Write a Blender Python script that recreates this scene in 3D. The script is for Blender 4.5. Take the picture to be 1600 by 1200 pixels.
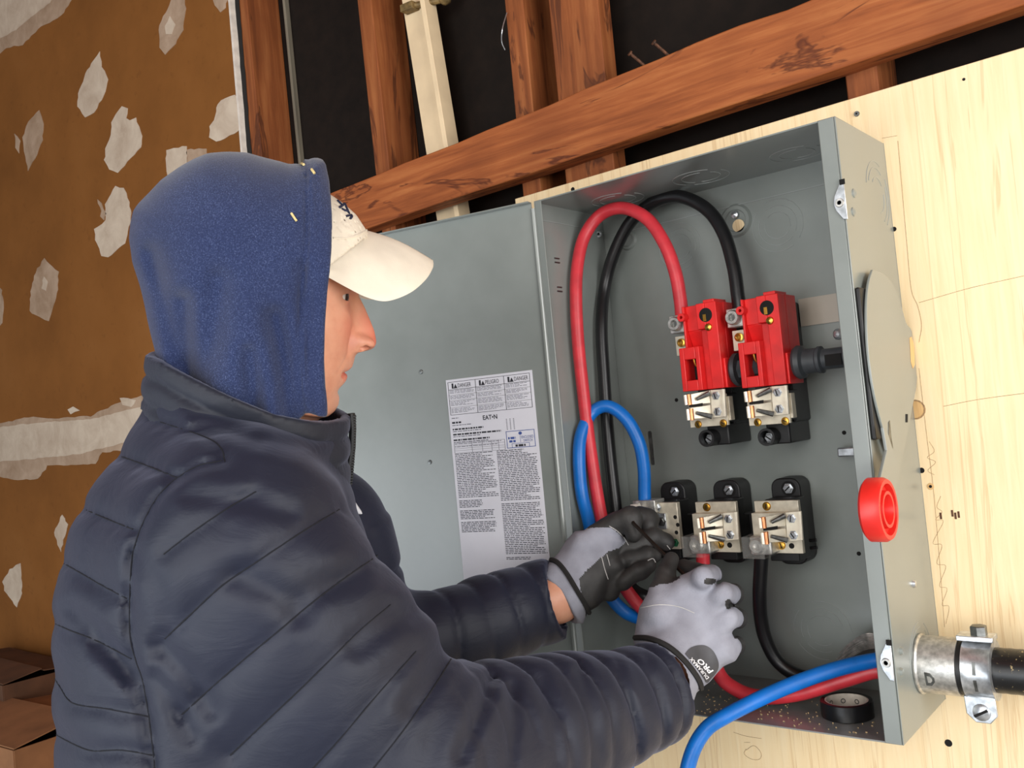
import bpy, bmesh, math, random
import numpy as np
from mathutils import Vector, Matrix

for o in list(bpy.data.objects):
    bpy.data.objects.remove(o, do_unlink=True)
scene = bpy.context.scene
COL = scene.collection
PI = math.pi

# ------------------------------------------------------------------ camera
FPX = 1433.02                      # focal length in pixels of the 1600x1200 frame
CAM = np.array([0.76786, -1.03620, 0.39167])
YAW, PITCH, ROLL = 0.679991, 0.0412372, -0.0933785
FW = np.array([-math.sin(YAW) * math.cos(PITCH), math.cos(YAW) * math.cos(PITCH), math.sin(PITCH)])
_r = np.cross(FW, [0, 0, 1]); _r /= np.linalg.norm(_r)
_u = np.cross(_r, FW)
RT = math.cos(ROLL) * _r + math.sin(ROLL) * _u
UP = -math.sin(ROLL) * _r + math.cos(ROLL) * _u
cd = bpy.data.cameras.new('camera')
cd.sensor_fit = 'HORIZONTAL'; cd.sensor_width = 36.0; cd.lens = 36.0 * FPX / 1600.0
cd.clip_start = 0.02; cd.clip_end = 60
cam = bpy.data.objects.new('camera', cd); COL.objects.link(cam)
m = Matrix.Identity(4)
for i in range(3):
    m[i][0] = RT[i]; m[i][1] = UP[i]; m[i][2] = -FW[i]; m[i][3] = CAM[i]
cam.matrix_world = m
scene.camera = cam

# ------------------------------------------------------------------ light
scene.view_settings.view_transform = 'Standard'
scene.view_settings.look = 'None'
scene.view_settings.gamma = 1.0
scene.view_settings.use_curve_mapping = False
scene.view_settings.exposure = -0.12
world = bpy.data.worlds.new('overcast_sky'); scene.world = world
world.use_nodes = True
wn = world.node_tree.nodes; wl = world.node_tree.links
bg = wn['Background']
bg.inputs['Color'].default_value = (0.92, 0.96, 1.0, 1)
bg.inputs['Strength'].default_value = 0.26

def area_light(name, loc, target, sx, sy, power, color):
    ld = bpy.data.lights.new(name, 'AREA'); ld.shape = 'RECTANGLE'
    ld.size = sx; ld.size_y = sy; ld.energy = power; ld.color = color
    lo = bpy.data.objects.new(name, ld); COL.objects.link(lo)
    lo.location = loc
    lo.rotation_euler = (Vector(target) - Vector(loc)).to_track_quat('-Z', 'Y').to_euler()
    return lo
# daylight that falls in through the wide open garage door behind and to the right of the camera
area_light('garage_door_daylight', (0.85, -3.05, 0.75), (0.25, 0.1, 0.25), 2.2, 1.8, 66, (1.0, 0.975, 0.935))
area_light('side_opening_daylight', (2.55, -0.9, 0.45), (0.2, 0.1, 0.25), 1.6, 1.8, 70, (1.0, 0.985, 0.965))
# cooler light from the low open front on the far side
area_light('open_front_daylight', (-0.9, -3.1, -0.30), (-0.1, 0.0, 0.0), 3.2, 1.3, 54, (0.86, 0.93, 1.0))

# ------------------------------------------------------------------ pixel -> place helpers
W, D, H = 0.4304, 0.1751, 0.70     # enclosure: width, depth, height (metres)
def ray(x, y): return FW + (x - 800) / FPX * RT - (y - 600) / FPX * UP
def onY(x, y, Y): d = ray(x, y); return CAM + d * ((Y - CAM[1]) / d[1])
def onX(x, y, X): d = ray(x, y); return CAM + d * ((X - CAM[0]) / d[0])
def onZ(x, y, Z): d = ray(x, y); return CAM + d * ((Z - CAM[2]) / d[2])
def dep(x, y, z): return CAM + z * ray(x, y)

# ------------------------------------------------------------------ mesh helpers
ORG = {}
def V(*a): return np.array(a, float)
class MB:
    def __init__(s): s.v = []; s.f = []; s.mi = []
    def add(s, vs, fs, mi=0):
        n = len(s.v); s.v.extend([tuple(map(float, p)) for p in vs])
        for f in fs: s.f.append(tuple(n + i for i in f)); s.mi.append(mi)
        return s
    def box(s, x0, x1, y0, y1, z0, z1, mi=0):
        vs = [(x, y, z) for z in (z0, z1) for y in (y0, y1) for x in (x0, x1)]
        return s.add(vs, [(0, 2, 3, 1), (4, 5, 7, 6), (0, 1, 5, 4), (2, 6, 7, 3), (0, 4, 6, 2), (1, 3, 7, 5)], mi)
    def obox(s, c, ax, ay, az, mi=0):      # oriented box: centre and three half-axis vectors
        c, ax, ay, az = map(np.asarray, (c, ax, ay, az))
        vs = [c + i * ax + j * ay + k * az for k in (-1, 1) for j in (-1, 1) for i in (-1, 1)]
        return s.add(vs, [(0, 2, 3, 1), (4, 5, 7, 6), (0, 1, 5, 4), (2, 6, 7, 3), (0, 4, 6, 2), (1, 3, 7, 5)], mi)
    def cyl(s, a, b, r, r2=None, n=24, caps=True, mi=0):
        a, b = np.asarray(a, float), np.asarray(b, float); r2 = r if r2 is None else r2
        d = (b - a) / np.linalg.norm(b - a)
        h = V(0, 0, 1) if abs(d[2]) < .9 else V(1, 0, 0)
        e1 = np.cross(d, h); e1 /= np.linalg.norm(e1); e2 = np.cross(d, e1)
        vs = []
        for p, rr in ((a, r), (b, r2)):
            for i in range(n):
                t = 2 * PI * i / n; vs.append(p + rr * (math.cos(t) * e1 + math.sin(t) * e2))
        fs = [(i, (i + 1) % n, n + (i + 1) % n, n + i) for i in range(n)]
        if caps: fs += [tuple(range(n))[::-1], tuple(range(n, 2 * n))]
        return s.add(vs, fs, mi)
    def lathe(s, c, d, prof, n=32, close=False, mi=0):   # prof: (t along d, radius)
        c = np.asarray(c, float); d = np.asarray(d, float); d = d / np.linalg.norm(d)
        h = V(0, 0, 1) if abs(d[2]) < .9 else V(1, 0, 0)
        e1 = np.cross(d, h); e1 /= np.linalg.norm(e1); e2 = np.cross(d, e1)
        vs = []
        for t, r in prof:
            for i in range(n):
                a = 2 * PI * i / n; vs.append(c + t * d + r * (math.cos(a) * e1 + math.sin(a) * e2))
        k = len(prof); fs = []
        for j in range(k - 1 + (1 if close else 0)):
            j2 = (j + 1) % k
            for i in range(n): fs.append((j * n + i, j * n + (i + 1) % n, j2 * n + (i + 1) % n, j2 * n + i))
        if not close:
            if prof[0][1] > 1e-6: fs.append(tuple(range(n))[::-1])
            if prof[-1][1] > 1e-6: fs.append(tuple(range((k - 1) * n, k * n)))
        return s.add(vs, fs, mi)
    def tube(s, pts, r, n=14, mi=0):
        pts = [np.asarray(p, float) for p in pts]; k = len(pts)
        rr = r if hasattr(r, '__len__') else [r] * k
        vs = []; prev = None
        for i in range(k):
            t = pts[min(i + 1, k - 1)] - pts[max(i - 1, 0)]; t /= (np.linalg.norm(t) + 1e-12)
            if prev is None:
                h = V(0, 0, 1) if abs(t[2]) < .9 else V(1, 0, 0)
                e1 = np.cross(t, h)
            else: e1 = prev - t * (prev @ t)
            e1 /= np.linalg.norm(e1); prev = e1; e2 = np.cross(t, e1)
            for j in range(n):
                a = 2 * PI * j / n; vs.append(pts[i] + rr[i] * (math.cos(a) * e1 + math.sin(a) * e2))
        fs = [(i * n + j, i * n + (j + 1) % n, (i + 1) * n + (j + 1) % n, (i + 1) * n + j) for i in range(k - 1) for j in range(n)]
        fs += [tuple(range(n))[::-1], tuple(range((k - 1) * n, k * n))]
        return s.add(vs, fs, mi)
    def prism(s, poly, vec, mi=0):         # poly: 3-D points in a plane, pushed along vec
        poly = [np.asarray(p, float) for p in poly]; n = len(poly); vec = np.asarray(vec, float)
        vs = poly + [p + vec for p in poly]
        nn = sum(np.cross(poly[i], poly[(i + 1) % n]) for i in range(n))
        fs = [tuple(range(n)), tuple(range(n, 2 * n))[::-1]] + [(i, n + i, n + (i + 1) % n, (i + 1) % n) for i in range(n)]
        if nn @ vec > 0: fs = [f[::-1] for f in fs]
        return s.add(vs, fs, mi)
    def build(s, name, mats, parent=None, smooth=30, bevel=0, seg=2, loc=None):
        if parent is not None: o3 = ORG[parent.name]
        elif loc is not None: o3 = np.asarray(loc, float)
        else:
            a = np.array(s.v); o3 = V((a[:, 0].min() + a[:, 0].max()) / 2, (a[:, 1].min() + a[:, 1].max()) / 2, a[:, 2].min())
        me = bpy.data.meshes.new(name)
        me.from_pydata([(p[0] - o3[0], p[1] - o3[1], p[2] - o3[2]) for p in s.v], [], s.f)
        if not isinstance(mats, (list, tuple)): mats = [mats]
        for mt in mats: me.materials.append(mt)
        if len(mats) > 1: me.polygons.foreach_set('material_index', s.mi)
        bm = bmesh.new(); bm.from_mesh(me); bmesh.ops.recalc_face_normals(bm, faces=bm.faces); bm.to_mesh(me); bm.free()
        if smooth is not None:
            me.polygons.foreach_set('use_smooth', [True] * len(me.polygons))
            me.set_sharp_from_angle(angle=math.radians(smooth))
        me.update()
        o = bpy.data.objects.new(name, me); COL.objects.link(o)
        if parent is not None: o.parent = parent
        else: o.location = o3
        ORG[o.name] = o3
        if bevel:
            b = o.modifiers.new('bevel', 'BEVEL'); b.width = bevel; b.segments = seg; b.limit_method = 'ANGLE'; b.angle_limit = math.radians(40); b.harden_normals = False
        return o
def tag(o, label=None, cat=None, group=None, kind=None):
    if label: o['label'] = label
    if cat: o['category'] = cat
    if group: o['group'] = group
    if kind: o['kind'] = kind
    return o
def empty(name, loc, label=None, cat=None, group=None, kind=None):
    o = bpy.data.objects.new(name, None); COL.objects.link(o); o.location = tuple(loc); o.empty_display_size = .02
    ORG[o.name] = np.asarray(loc, float)
    return tag(o, label, cat, group, kind)
def copy_tree(o, parent=None, shift=None):
    c = o.copy(); COL.objects.link(c); c.parent = parent
    ORG[c.name] = ORG[o.name] + (np.asarray(shift) if shift is not None else 0)
    if parent is None and shift is not None: c.location = tuple(ORG[c.name])
    for ch in [x for x in bpy.data.objects if x.parent == o]: copy_tree(ch, c, shift)
    return c
def spline(pts, n=12):
    P = [np.asarray(p, float) for p in pts]; P = [2 * P[0] - P[1]] + P + [2 * P[-1] - P[-2]]
    out = []
    for i in range(1, len(P) - 2):
        for k in range(n):
            t = k / n; a, b, c, d = P[i - 1], P[i], P[i + 1], P[i + 2]
            out.append(.5 * ((2 * b) + (c - a) * t + (2 * a - 5 * b + 4 * c - d) * t * t + (3 * b - a - 3 * c + d) * t ** 3))
    out.append(P[-2]); return out
def rrect(x0, x1, z0, z1, r, Y, n=5):     # rounded rectangle in a y=const plane
    pts = []
    for cx, cz, a0 in ((x1 - r, z1 - r, 0), (x0 + r, z1 - r, 90), (x0 + r, z0 + r, 180), (x1 - r, z0 + r, 270)):
        for k in range(n + 1):
            a = math.radians(a0 + 90 * k / n); pts.append(V(cx + r * math.cos(a), Y, cz + r * math.sin(a)))
    return pts

# ------------------------------------------------------------------ materials
def lin(c): return tuple((x / 12.92 if x <= .04045 else ((x + .055) / 1.055) ** 2.4) for x in [v / 255 for v in c])
class NT:
    def __init__(s, name):
        s.m = bpy.data.materials.new(name); s.m.use_nodes = True
        s.n = s.m.node_tree.nodes; s.l = s.m.node_tree.links; s.b = s.n['Principled BSDF']
    def node(s, t, **kw):
        n = s.n.new(t)
        for k, v in kw.items():
            if k in n.inputs: n.inputs[k].default_value = v
            else: setattr(n, k, v)
        return n
    def link(s, a, b): s.l.new(a, b)
    def coord(s, scale=(1, 1, 1), rot=(0, 0, 0), which='Object'):
        tc = s.node('ShaderNodeTexCoord'); mp = s.node('ShaderNodeMapping')
        mp.inputs['Scale'].default_value = scale; mp.inputs['Rotation'].default_value = rot
        s.link(tc.outputs[which], mp.inputs['Vector']); return mp.outputs['Vector']
    def noise(s, vec, scale=5, detail=4, rough=.5, dist=0):
        n = s.node('ShaderNodeTexNoise'); n.inputs['Scale'].default_value = scale; n.inputs['Detail'].default_value = detail
        n.inputs['Roughness'].default_value = rough; n.inputs['Distortion'].default_value = dist
        s.link(vec, n.inputs['Vector']); return n.outputs['Fac']
    def ramp(s, fac, stops):
        r = s.node('ShaderNodeValToRGB'); e = r.color_ramp.elements
        while len(e) < len(stops): e.new(.5)
        for k, (p, c) in enumerate(stops):
            e[k].position = p; e[k].color = (*lin(c), 1) if max(c) > 1.001 else (*c, 1)
        s.link(fac, r.inputs['Fac']); return r.outputs['Color']
    def mix(s, a, b, fac, mode='MIX'):
        n = s.node('ShaderNodeMix'); n.data_type = 'RGBA'; n.blend_type = mode
        for sock, v in ((n.inputs[6], a), (n.inputs[7], b)):
            if isinstance(v, tuple): sock.default_value = (*lin(v), 1)
            else: s.link(v, sock)
        if isinstance(fac, (int, float)): n.inputs[0].default_value = fac
        else: s.link(fac, n.inputs[0])
        return n.outputs[2]
    def bump(s, fac, strength=.2, dist=.002):
        b = s.node('ShaderNodeBump'); b.inputs['Strength'].default_value = strength; b.inputs['Distance'].default_value = dist
        s.link(fac, b.inputs['Height']); s.link(b.outputs['Normal'], s.b.inputs['Normal']); return b
    def set(s, **kw):
        mp = dict(rough='Roughness', metal='Metallic', spec='Specular IOR Level', coat='Coat Weight', coatr='Coat Roughness', sheen='Sheen Weight', sheenr='Sheen Roughness', sss='Subsurface Weight', trans='Transmission Weight', alpha='Alpha')
        for k, v in kw.items():
            if k == 'color':
                if isinstance(v, tuple): s.b.inputs['Base Color'].default_value = (*lin(v), 1)
                else: s.link(v, s.b.inputs['Base Color'])
            elif isinstance(v, (int, float)): s.b.inputs[mp[k]].default_value = v
            else: s.link(v, s.b.inputs[mp[k]])
        return s
M = {}
def simple(name, col, rough=.5, metal=0, var=.12, scale=60, bump=0, bscale=None, **kw):
    t = NT(name); v = t.coord()
    f = t.noise(v, scale, 3)
    c2 = tuple(int(x * (1 - var)) for x in col); c3 = tuple(min(255, int(x * (1 + var * .5))) for x in col)
    t.set(color=t.ramp(f, [(.3, c2), (.7, c3)]), rough=rough, metal=metal, **kw)
    if bump: t.bump(t.noise(v, bscale or scale * 3, 2), bump, .001)
    M[name] = t.m; return t.m

# painted steel of the enclosure
def grey_paint(name, col):
    t = NT(name); v = t.coord()
    f = t.noise(v, 9, 4, .6); f2 = t.noise(v, 160, 2)
    c = t.ramp(f, [(.3, tuple(int(x * .93) for x in col)), (.7, col)])
    t.set(color=c, rough=t.ramp(f, [(.3, (.30, .30, .30)), (.7, (.40, .40, .40))]), spec=.5, coat=.7, coatr=.22)
    t.bump(f2, .04, .0005); M[name] = t.m
grey_paint('grey_paint', (132, 138, 134))
grey_paint('bare_primer', (172, 162, 148))
grey_paint('dusty_grey_paint', (128, 130, 127))
grey_paint('knockout_line', (150, 155, 153))

def wood(name, cols, grain, dark=None, rough=.65, sc=1.0, streak=(.56, .60), axis='z', patch=None, long=.16, sfac=.85):
    """cols: three tones, grain runs along `axis`"""
    t = NT(name)
    k = {'x': (.06, 1, 1), 'y': (1, .06, 1), 'z': (1, 1, .06)}[axis]
    k2 = {'x': (long, 1, 1), 'y': (1, long, 1), 'z': (1, 1, long)}[axis]
    v = t.coord(k); f = t.noise(v, grain * sc, 6, .6, .6)
    c = t.ramp(f, [(.25, cols[0]), (.5, cols[1]), (.75, cols[2])])
    vb = t.coord((1, 1, 1)); fb = t.noise(vb, 7, 3)
    c = t.mix(c, cols[0], t.ramp(fb, [(.45, (0., 0., 0.)), (.8, (.6, .6, .6))]))
    if dark:
        v2 = t.coord(k2); f2 = t.noise(v2, 11 * sc, 5, .62, 1.6)
        s = t.ramp(f2, [(streak[0] - .03, (0., 0., 0.)), (streak[0], (sfac, sfac, sfac)), (streak[1] - .015, (.5, .5, .5)), (streak[1], (0., 0., 0.))])
        c = t.mix(c, dark, s)
    if patch:
        f3 = t.noise(t.coord(k2), 6, 4, .6, .4); c = t.mix(c, patch, t.ramp(f3, [(.56, (0., 0., 0.)), (.7, (.5, .5, .5))]))
    t.set(color=c, rough=rough, spec=.3); t.bump(f, .35, .0015); M[name] = t.m
wood('stud_wood', [(104, 55, 28), (142, 80, 42), (172, 108, 62)], 55, (80, 42, 24), axis='z', streak=(.60, .66))
wood('beam_wood', [(118, 60, 30), (158, 88, 46), (186, 116, 66)], 70, (78, 34, 18), axis='x', streak=(.555, .59), patch=(186, 140, 100))
wood('plywood_face', [(240, 212, 166), (245, 221, 178), (248, 227, 188)], 120, (204, 164, 114), axis='z', streak=(.50, .508), rough=.6, patch=(238, 204, 160), long=.03, sfac=.5)
wood('plywood_edge', [(196, 152, 98), (220, 180, 124), (232, 196, 142)], 160, (150, 110, 66), axis='z', streak=(.55, .58))
wood('weathered_wood', [(96, 90, 78), (120, 113, 98), (140, 132, 116)], 70, None, axis='z')
def brown_paper():
    t = NT('brown_wallboard'); v = t.coord()
    f = t.noise(v, 3.2, 5, .6); f2 = t.noise(v, 45, 4, .6)
    c = t.ramp(f, [(.3, (118, 74, 32)), (.55, (132, 84, 38)), (.8, (140, 92, 46))])
    c = t.mix(c, (96, 56, 24), t.ramp(f2, [(.6, (0., 0., 0.)), (.85, (.5, .5, .5))]))
    t.set(color=c, rough=.85, spec=.2); t.bump(f2, .08, .001); M['brown_wallboard'] = t.m
brown_paper()
def plaster(name, a, b):
    t = NT(name); v = t.coord(); f = t.noise(v, 12, 5, .65, .5); f2 = t.noise(v, 70, 3)
    t.set(color=t.ramp(f, [(.3, a), (.65, b)]), rough=.8, spec=.2); t.bump(f2, .15, .001); M[name] = t.m
plaster('joint_compound', (178, 158, 138), (206, 190, 170))
plaster('thin_compound', (150, 124, 100), (180, 156, 134))
def tar():
    t = NT('tar_paper'); v = t.coord(); f = t.noise(v, 25, 5, .6); f2 = t.noise(v, 6, 6, .7, .4)
    c = t.ramp(f, [(.3, (19, 14, 11)), (.7, (30, 22, 17))])
    c = t.mix(c, (120, 78, 44), t.ramp(f2, [(.70, (0., 0., 0.)), (.75, (.55, .55, .55))]))
    t.set(color=c, rough=.8, spec=.2); t.bump(f, .3, .003); M['tar_paper'] = t.m
tar()
simple('white_wood', (230, 206, 168), .6, var=.05, scale=20)
simple('gypsum_edge', (220, 210, 198), .9, var=.08, scale=60)
simple('aged_brass', (128, 106, 66), .6, .3, var=.25, scale=90)
simple('black_gap', (22, 20, 18), .9)
simple('rusty_steel', (96, 62, 42), .7, .3, var=.4, scale=200)
simple('zinc', (206, 210, 214), .3, .8, var=.18, scale=120, bump=.05)
simple('dark_zinc', (120, 122, 120), .4, .9, var=.25, scale=120)
simple('tin_plate', (222, 214, 194), .4, .35, var=.12, scale=70, bump=.04)
simple('bright_tin', (250, 240, 220), .28, .2, var=.08, scale=60)
simple('copper', (214, 140, 96), .3, .8, var=.15, scale=80)
simple('brass', (206, 160, 74), .3, 1.0, var=.15, scale=120)
simple('aluminium', (200, 199, 194), .38, .75, var=.2, scale=140, bump=.12)
simple('black_plastic', (25, 25, 27), .45, var=.2, scale=80, bump=.05)
simple('grey_plastic', (62, 66, 70), .5, var=.12, scale=80)
simple('red_plastic', (220, 34, 34), .42, var=.08, scale=50)
simple('red_knob', (222, 40, 34), .38, var=.05, scale=40)
simple('red_insulation', (206, 52, 62), .42, var=.1, scale=40, bump=.1, bscale=220)
simple('black_insulation', (22, 22, 24), .36, var=.2, scale=40, bump=.1, bscale=220)
simple('blue_insulation', (10, 108, 196), .38, var=.08, scale=40, bump=.1, bscale=220)
simple('white_paper', (218, 218, 226), .6, var=.03, scale=20)
simple('print_black', (42, 42, 50), .7, var=.1)
simple('print_grey', (92, 92, 104), .7, var=.1)
simple('print_blue', (62, 84, 150), .7, var=.1)
simple('graphite', (168, 136, 98), .7, var=.2, scale=300)
simple('dark_hole', (14, 12, 11), .9)
simple('clear_plastic', (225, 225, 220), .1, var=.05, alpha=.06)
simple('sawdust', (206, 178, 132), .9, var=.2, scale=300)
simple('cardboard', (150, 104, 68), .85, var=.12, scale=14)
simple('dark_cardboard', (96, 64, 42), .85, var=.15, scale=14)
simple('concrete', (150, 148, 144), .9, var=.15, scale=6, bump=.2, bscale=80)
simple('tape_black', (20, 20, 22), .32, var=.1)
simple('core_paper', (206, 198, 184), .7, var=.1, scale=90)
def conduit_mat():
    t = NT('conduit_rubber'); v = t.coord(); f = t.noise(v, 260, 2)
    c = t.mix((20, 20, 21), (170, 150, 110), t.ramp(f, [(.66, (0., 0., 0.)), (.72, (.8, .8, .8))]))
    t.set(color=c, rough=.35); M['conduit_rubber'] = t.m
conduit_mat()
# ================================================================== THE SETTING
YS = D + 0.018                     # front of the studs
YB = YS + 0.089                    # tar paper behind them
rnd = random.Random(7)
ZF = -1.02                         # floor level
floor = MB().box(-7.0, 2.9, -3.8, .32, ZF - .05, ZF).build('floor', M['concrete']); tag(floor, kind='structure')
wall_back = MB().box(-7.0, 2.9, YB, YB + .02, ZF, 2.1).build('wall_back', M['tar_paper'], loc=(0, YB, 0)); tag(wall_back, kind='structure')
ceil = MB().box(-7.0, 2.9, -2.2, YB + .02, 2.1, 2.14).build('ceiling', M['stud_wood']); tag(ceil, kind='structure')

def stud(x0, x1, z0=ZF, z1=2.1, y0=YS, y1=YB, lean=0., mat='stud_wood', name='stud'):
    b = MB(); b.box(x0, x1, y0, y1, z0, z1)
    b.v = [(x + lean * (z - .9), y, z) for x, y, z in b.v]
    return b.build(name, M[mat], wall_back, bevel=.002)
stud(-.905, -.867, lean=-.02)
stud(-.838, -.830, y0=YS + .075, mat='weathered_wood', name='batten', lean=-.02)
stud(-.517, -.479, lean=-.025)
stud(-.164, -.126)
stud(-.074, .020, y0=YS, y1=YS + .038)
stud(.386, .427)
stud(.82, .858)
# white painted batten standing in the bay
sb = MB(); sb.box(-.405, -.345, YS + .030, YS + .045, ZF, 2.1)
sb.box(-.345, -.334, YS + .012, YS + .045, ZF, 2.1)
sb.v = [(x - .09 * (z - .9), y, z) for x, y, z in sb.v]
strip = sb.build('trim_1', M['white_wood'], bevel=.001); tag(strip, 'white painted batten standing between two bare studs', None, kind='structure')

# horizontal brace nailed across the studs
bm_ = MB()
ya, yb_ = YS - .038, YS
def beamz(x): return .794 + .016 * (x + .1) / .7
xs = np.linspace(-1.0, 1.6, 40)
vs = []; fs = []
for i, x in enumerate(xs):
    zt = beamz(x) + .098 + .010 * (x + .1) / .7 + .0012 * math.sin(9 * x) + .001 * math.sin(31 * x + 1)
    zb = beamz(x) + .001 * math.sin(14 * x)
    if .03 < x - .3 < .1: zt -= .004
    vs += [(x, ya, zb), (x, ya, zt), (x, yb_, zt), (x, yb_, zb)]
for i in range(len(xs) - 1):
    for k in range(4): fs.append((i * 4 + k, i * 4 + (k + 1) % 4, (i + 1) * 4 + (k + 1) % 4, (i + 1) * 4 + k))
fs += [(0, 1, 2, 3), tuple(len(vs) - 4 + k for k in (3, 2, 1, 0))]
bm_.add(vs, fs)
beam = bm_.build('brace_beam', M['beam_wood'], bevel=.002); tag(beam, 'rough orange-brown timber nailed level across the bare studs', 'beam')
for a, b in (((984, 83), (1009, 104)), ((1021, 66), (1046, 88))):
    p, q = onY(*a, ya - .012), onY(*b, ya + .01)
    MB().cyl(p, q + (q - p) * .2, .0022, n=8).cyl(p - (q - p) * .02, p + (q - p) * .05, .0042, n=10).build('nail', M['rusty_steel'], beam)
wr = spline([onY(792, 20, YS - .004), onY(785, 45, YS - .02), onY(784, 65, YS - .015), onY(789, 78, YS - .006)])
wire = MB().tube(wr, .0009, 6).build('loose_wire', M['zinc']); tag(wire, 'thin pale wire hanging from a bare stud', 'wire')
# old cable staple on the white batten
br = MB(); c0 = onY(640, 12, YS + .02)
br.obox(c0, V(.016, 0, -.001), V(0, .010, 0), V(0, 0, .007)); br.cyl(c0 + V(.01, 0, 0), c0 + V(.07, .02, -.004), .006, n=10)
br.lathe(c0 + V(.07, .02, -.014), V(.3, 0, 1), [(0, .004), (.006, .012), (.02, .012), (.028, .005)], n=12)
stp = br.build('pipe_clip', M['aged_brass'], bevel=.001); tag(stp, 'tarnished brass clip on the white batten', 'clip')

# brown wallboard with joint compound
YW = YS - .0127
wall_left = MB().box(-7.0, -.925, YW, YS, ZF, 2.1).build('wall_left', M['brown_wallboard']); tag(wall_left, kind='structure')
e = MB(); zz = np.linspace(ZF, 2.1, 160); vs = []; fs = []
for z in zz:
    j = rnd.uniform(-.0012, .0012); vs += [(-.9252, YW - .0004, z), (-.918 + j, YW - .0004, z), (-.9165 + j, YS, z)]
for i in range(len(zz) - 1): fs += [(i * 3, i * 3 + 1, i * 3 + 4, i * 3 + 3), (i * 3 + 1, i * 3 + 2, i * 3 + 5, i * 3 + 4)]
e.add(vs, fs); e.build('gypsum_edge', M['gypsum_edge'], wall_left)
e = MB(); vs = []; fs = []
for z in zz:
    j = rnd.uniform(-.002, .002); vs += [(-.917 + .4 * j, YS - .0015, z), (-.9015 + j, YS - .0015, z)]
for i in range(len(zz) - 1): fs.append((i * 2, i * 2 + 1, i * 2 + 3, i * 2 + 2))
e.add(vs, fs); e.build('torn_paper', M['black_gap'], wall_left)
def patch(px, mat='joint_compound', t=.0012, jit=1.1):
    pts = []
    n = len(px)
    for i in range(n):
        a, b = np.array(px[i], float), np.array(px[(i + 1) % n], float)
        k = max(1, int(np.hypot(*(b - a)) / 6))
        for j in range(k):
            q = a + (b - a) * j / k + np.array([rnd.uniform(-jit, jit), rnd.uniform(-jit, jit)])
            w = onY(q[0], q[1], YW); w[0] = min(w[0], -.9255); pts.append(w)
    b = MB(); b.prism(pts, V(0, -t, 0)); b.build('plaster_patch', M[mat], wall_left)
S = lambda L, s=3.2, ox=0, oy=0: [(ox + x / s, oy + y / s) for x, y in L]
patch(S([(500, 258), (512, 330), (545, 395), (520, 480), (475, 560), (430, 585), (388, 530), (395, 470), (430, 370), (470, 300)]))
patch(S([(850, 20), (880, -60), (925, -40), (930, 60), (915, 150), (880, 220), (830, 275), (800, 240), (795, 130), (820, 80)]), 'thin_compound')
patch(S([(855, 80), (878, 120), (860, 170), (835, 175), (830, 130)]), t=.002)
patch(S([(610, 530), (640, 545), (632, 590), (650, 605), (680, 590), (712, 680), (705, 740), (640, 810), (590, 865), (545, 850), (525, 800), (530, 740), (550, 700), (560, 610)]))
patch(S([(200, 552), (218, 600), (212, 700), (190, 770), (142, 852), (120, 760), (115, 690), (140, 610)]), 'thin_compound')
patch(S([(75, 665), (100, 700), (98, 770), (80, 740)]), 'thin_compound')
patch(S([(1220, 465), (1225, 560), (1225, 640), (1150, 680), (1080, 710), (1050, 690), (1048, 630), (1075, 600), (1090, 520), (1130, 490)]))
patch(S([(830, 750), (935, 730), (940, 900), (840, 900)])); patch(S([(935, 745), (1035, 745), (1040, 830), (940, 850)]), 'thin_compound')
patch([(180, 291), (194, 294), (203, 316), (205, 340), (200, 362), (195, 380), (170, 403), (160, 400), (150, 375), (148, 358), (165, 345), (165, 320)])
patch([(152, 311), (158, 318), (166, 333), (164, 345), (156, 338), (158, 330)], 'thin_compound')
patch([(69, 404), (92, 425), (90, 459), (77, 502), (56, 493), (47, 485), (49, 455), (56, 425)], 'thin_compound')
patch([(69, 432), (75, 440), (72, 455), (66, 450)], t=.002)
patch([(-8, 440), (3, 452), (6, 480), (4, 505), (-8, 520)], 'thin_compound')
patch([(-30, 668), (0, 662), (52, 650), (75, 654), (142, 650), (180, 632), (215, 620), (330, 600), (330, 690), (160, 707), (150, 725), (75, 728), (60, 748), (30, 750), (-30, 742)], 'thin_compound', t=.0008)
patch([(-30, 672), (0, 667), (75, 659), (142, 655), (200, 640), (330, 612), (330, 672), (190, 693), (120, 710), (60, 716), (-30, 724)], t=.0016)
patch([(188, 622), (200, 621), (214, 626), (205, 636), (192, 632)]); patch([(105, 640), (115, 636), (125, 642), (112, 647)])
patch([(-10, -20), (122, -14), (95, 25), (60, 45), (35, 70), (10, 75), (-10, 92)], 'thin_compound', t=.0008)
patch([(-10, -20), (105, -20), (60, 20), (20, 50), (-10, 66)], t=.0016)
patch([(98, 803), (106, 820), (95, 863), (85, 832)]); patch([(32, 880), (35, 928), (27, 949), (8, 922), (4, 909), (16, 890)])
patch(S([(1065, -20), (1140, -20), (1130, 40), (1105, 65), (1075, 25)]), 'thin_compound')

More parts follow.
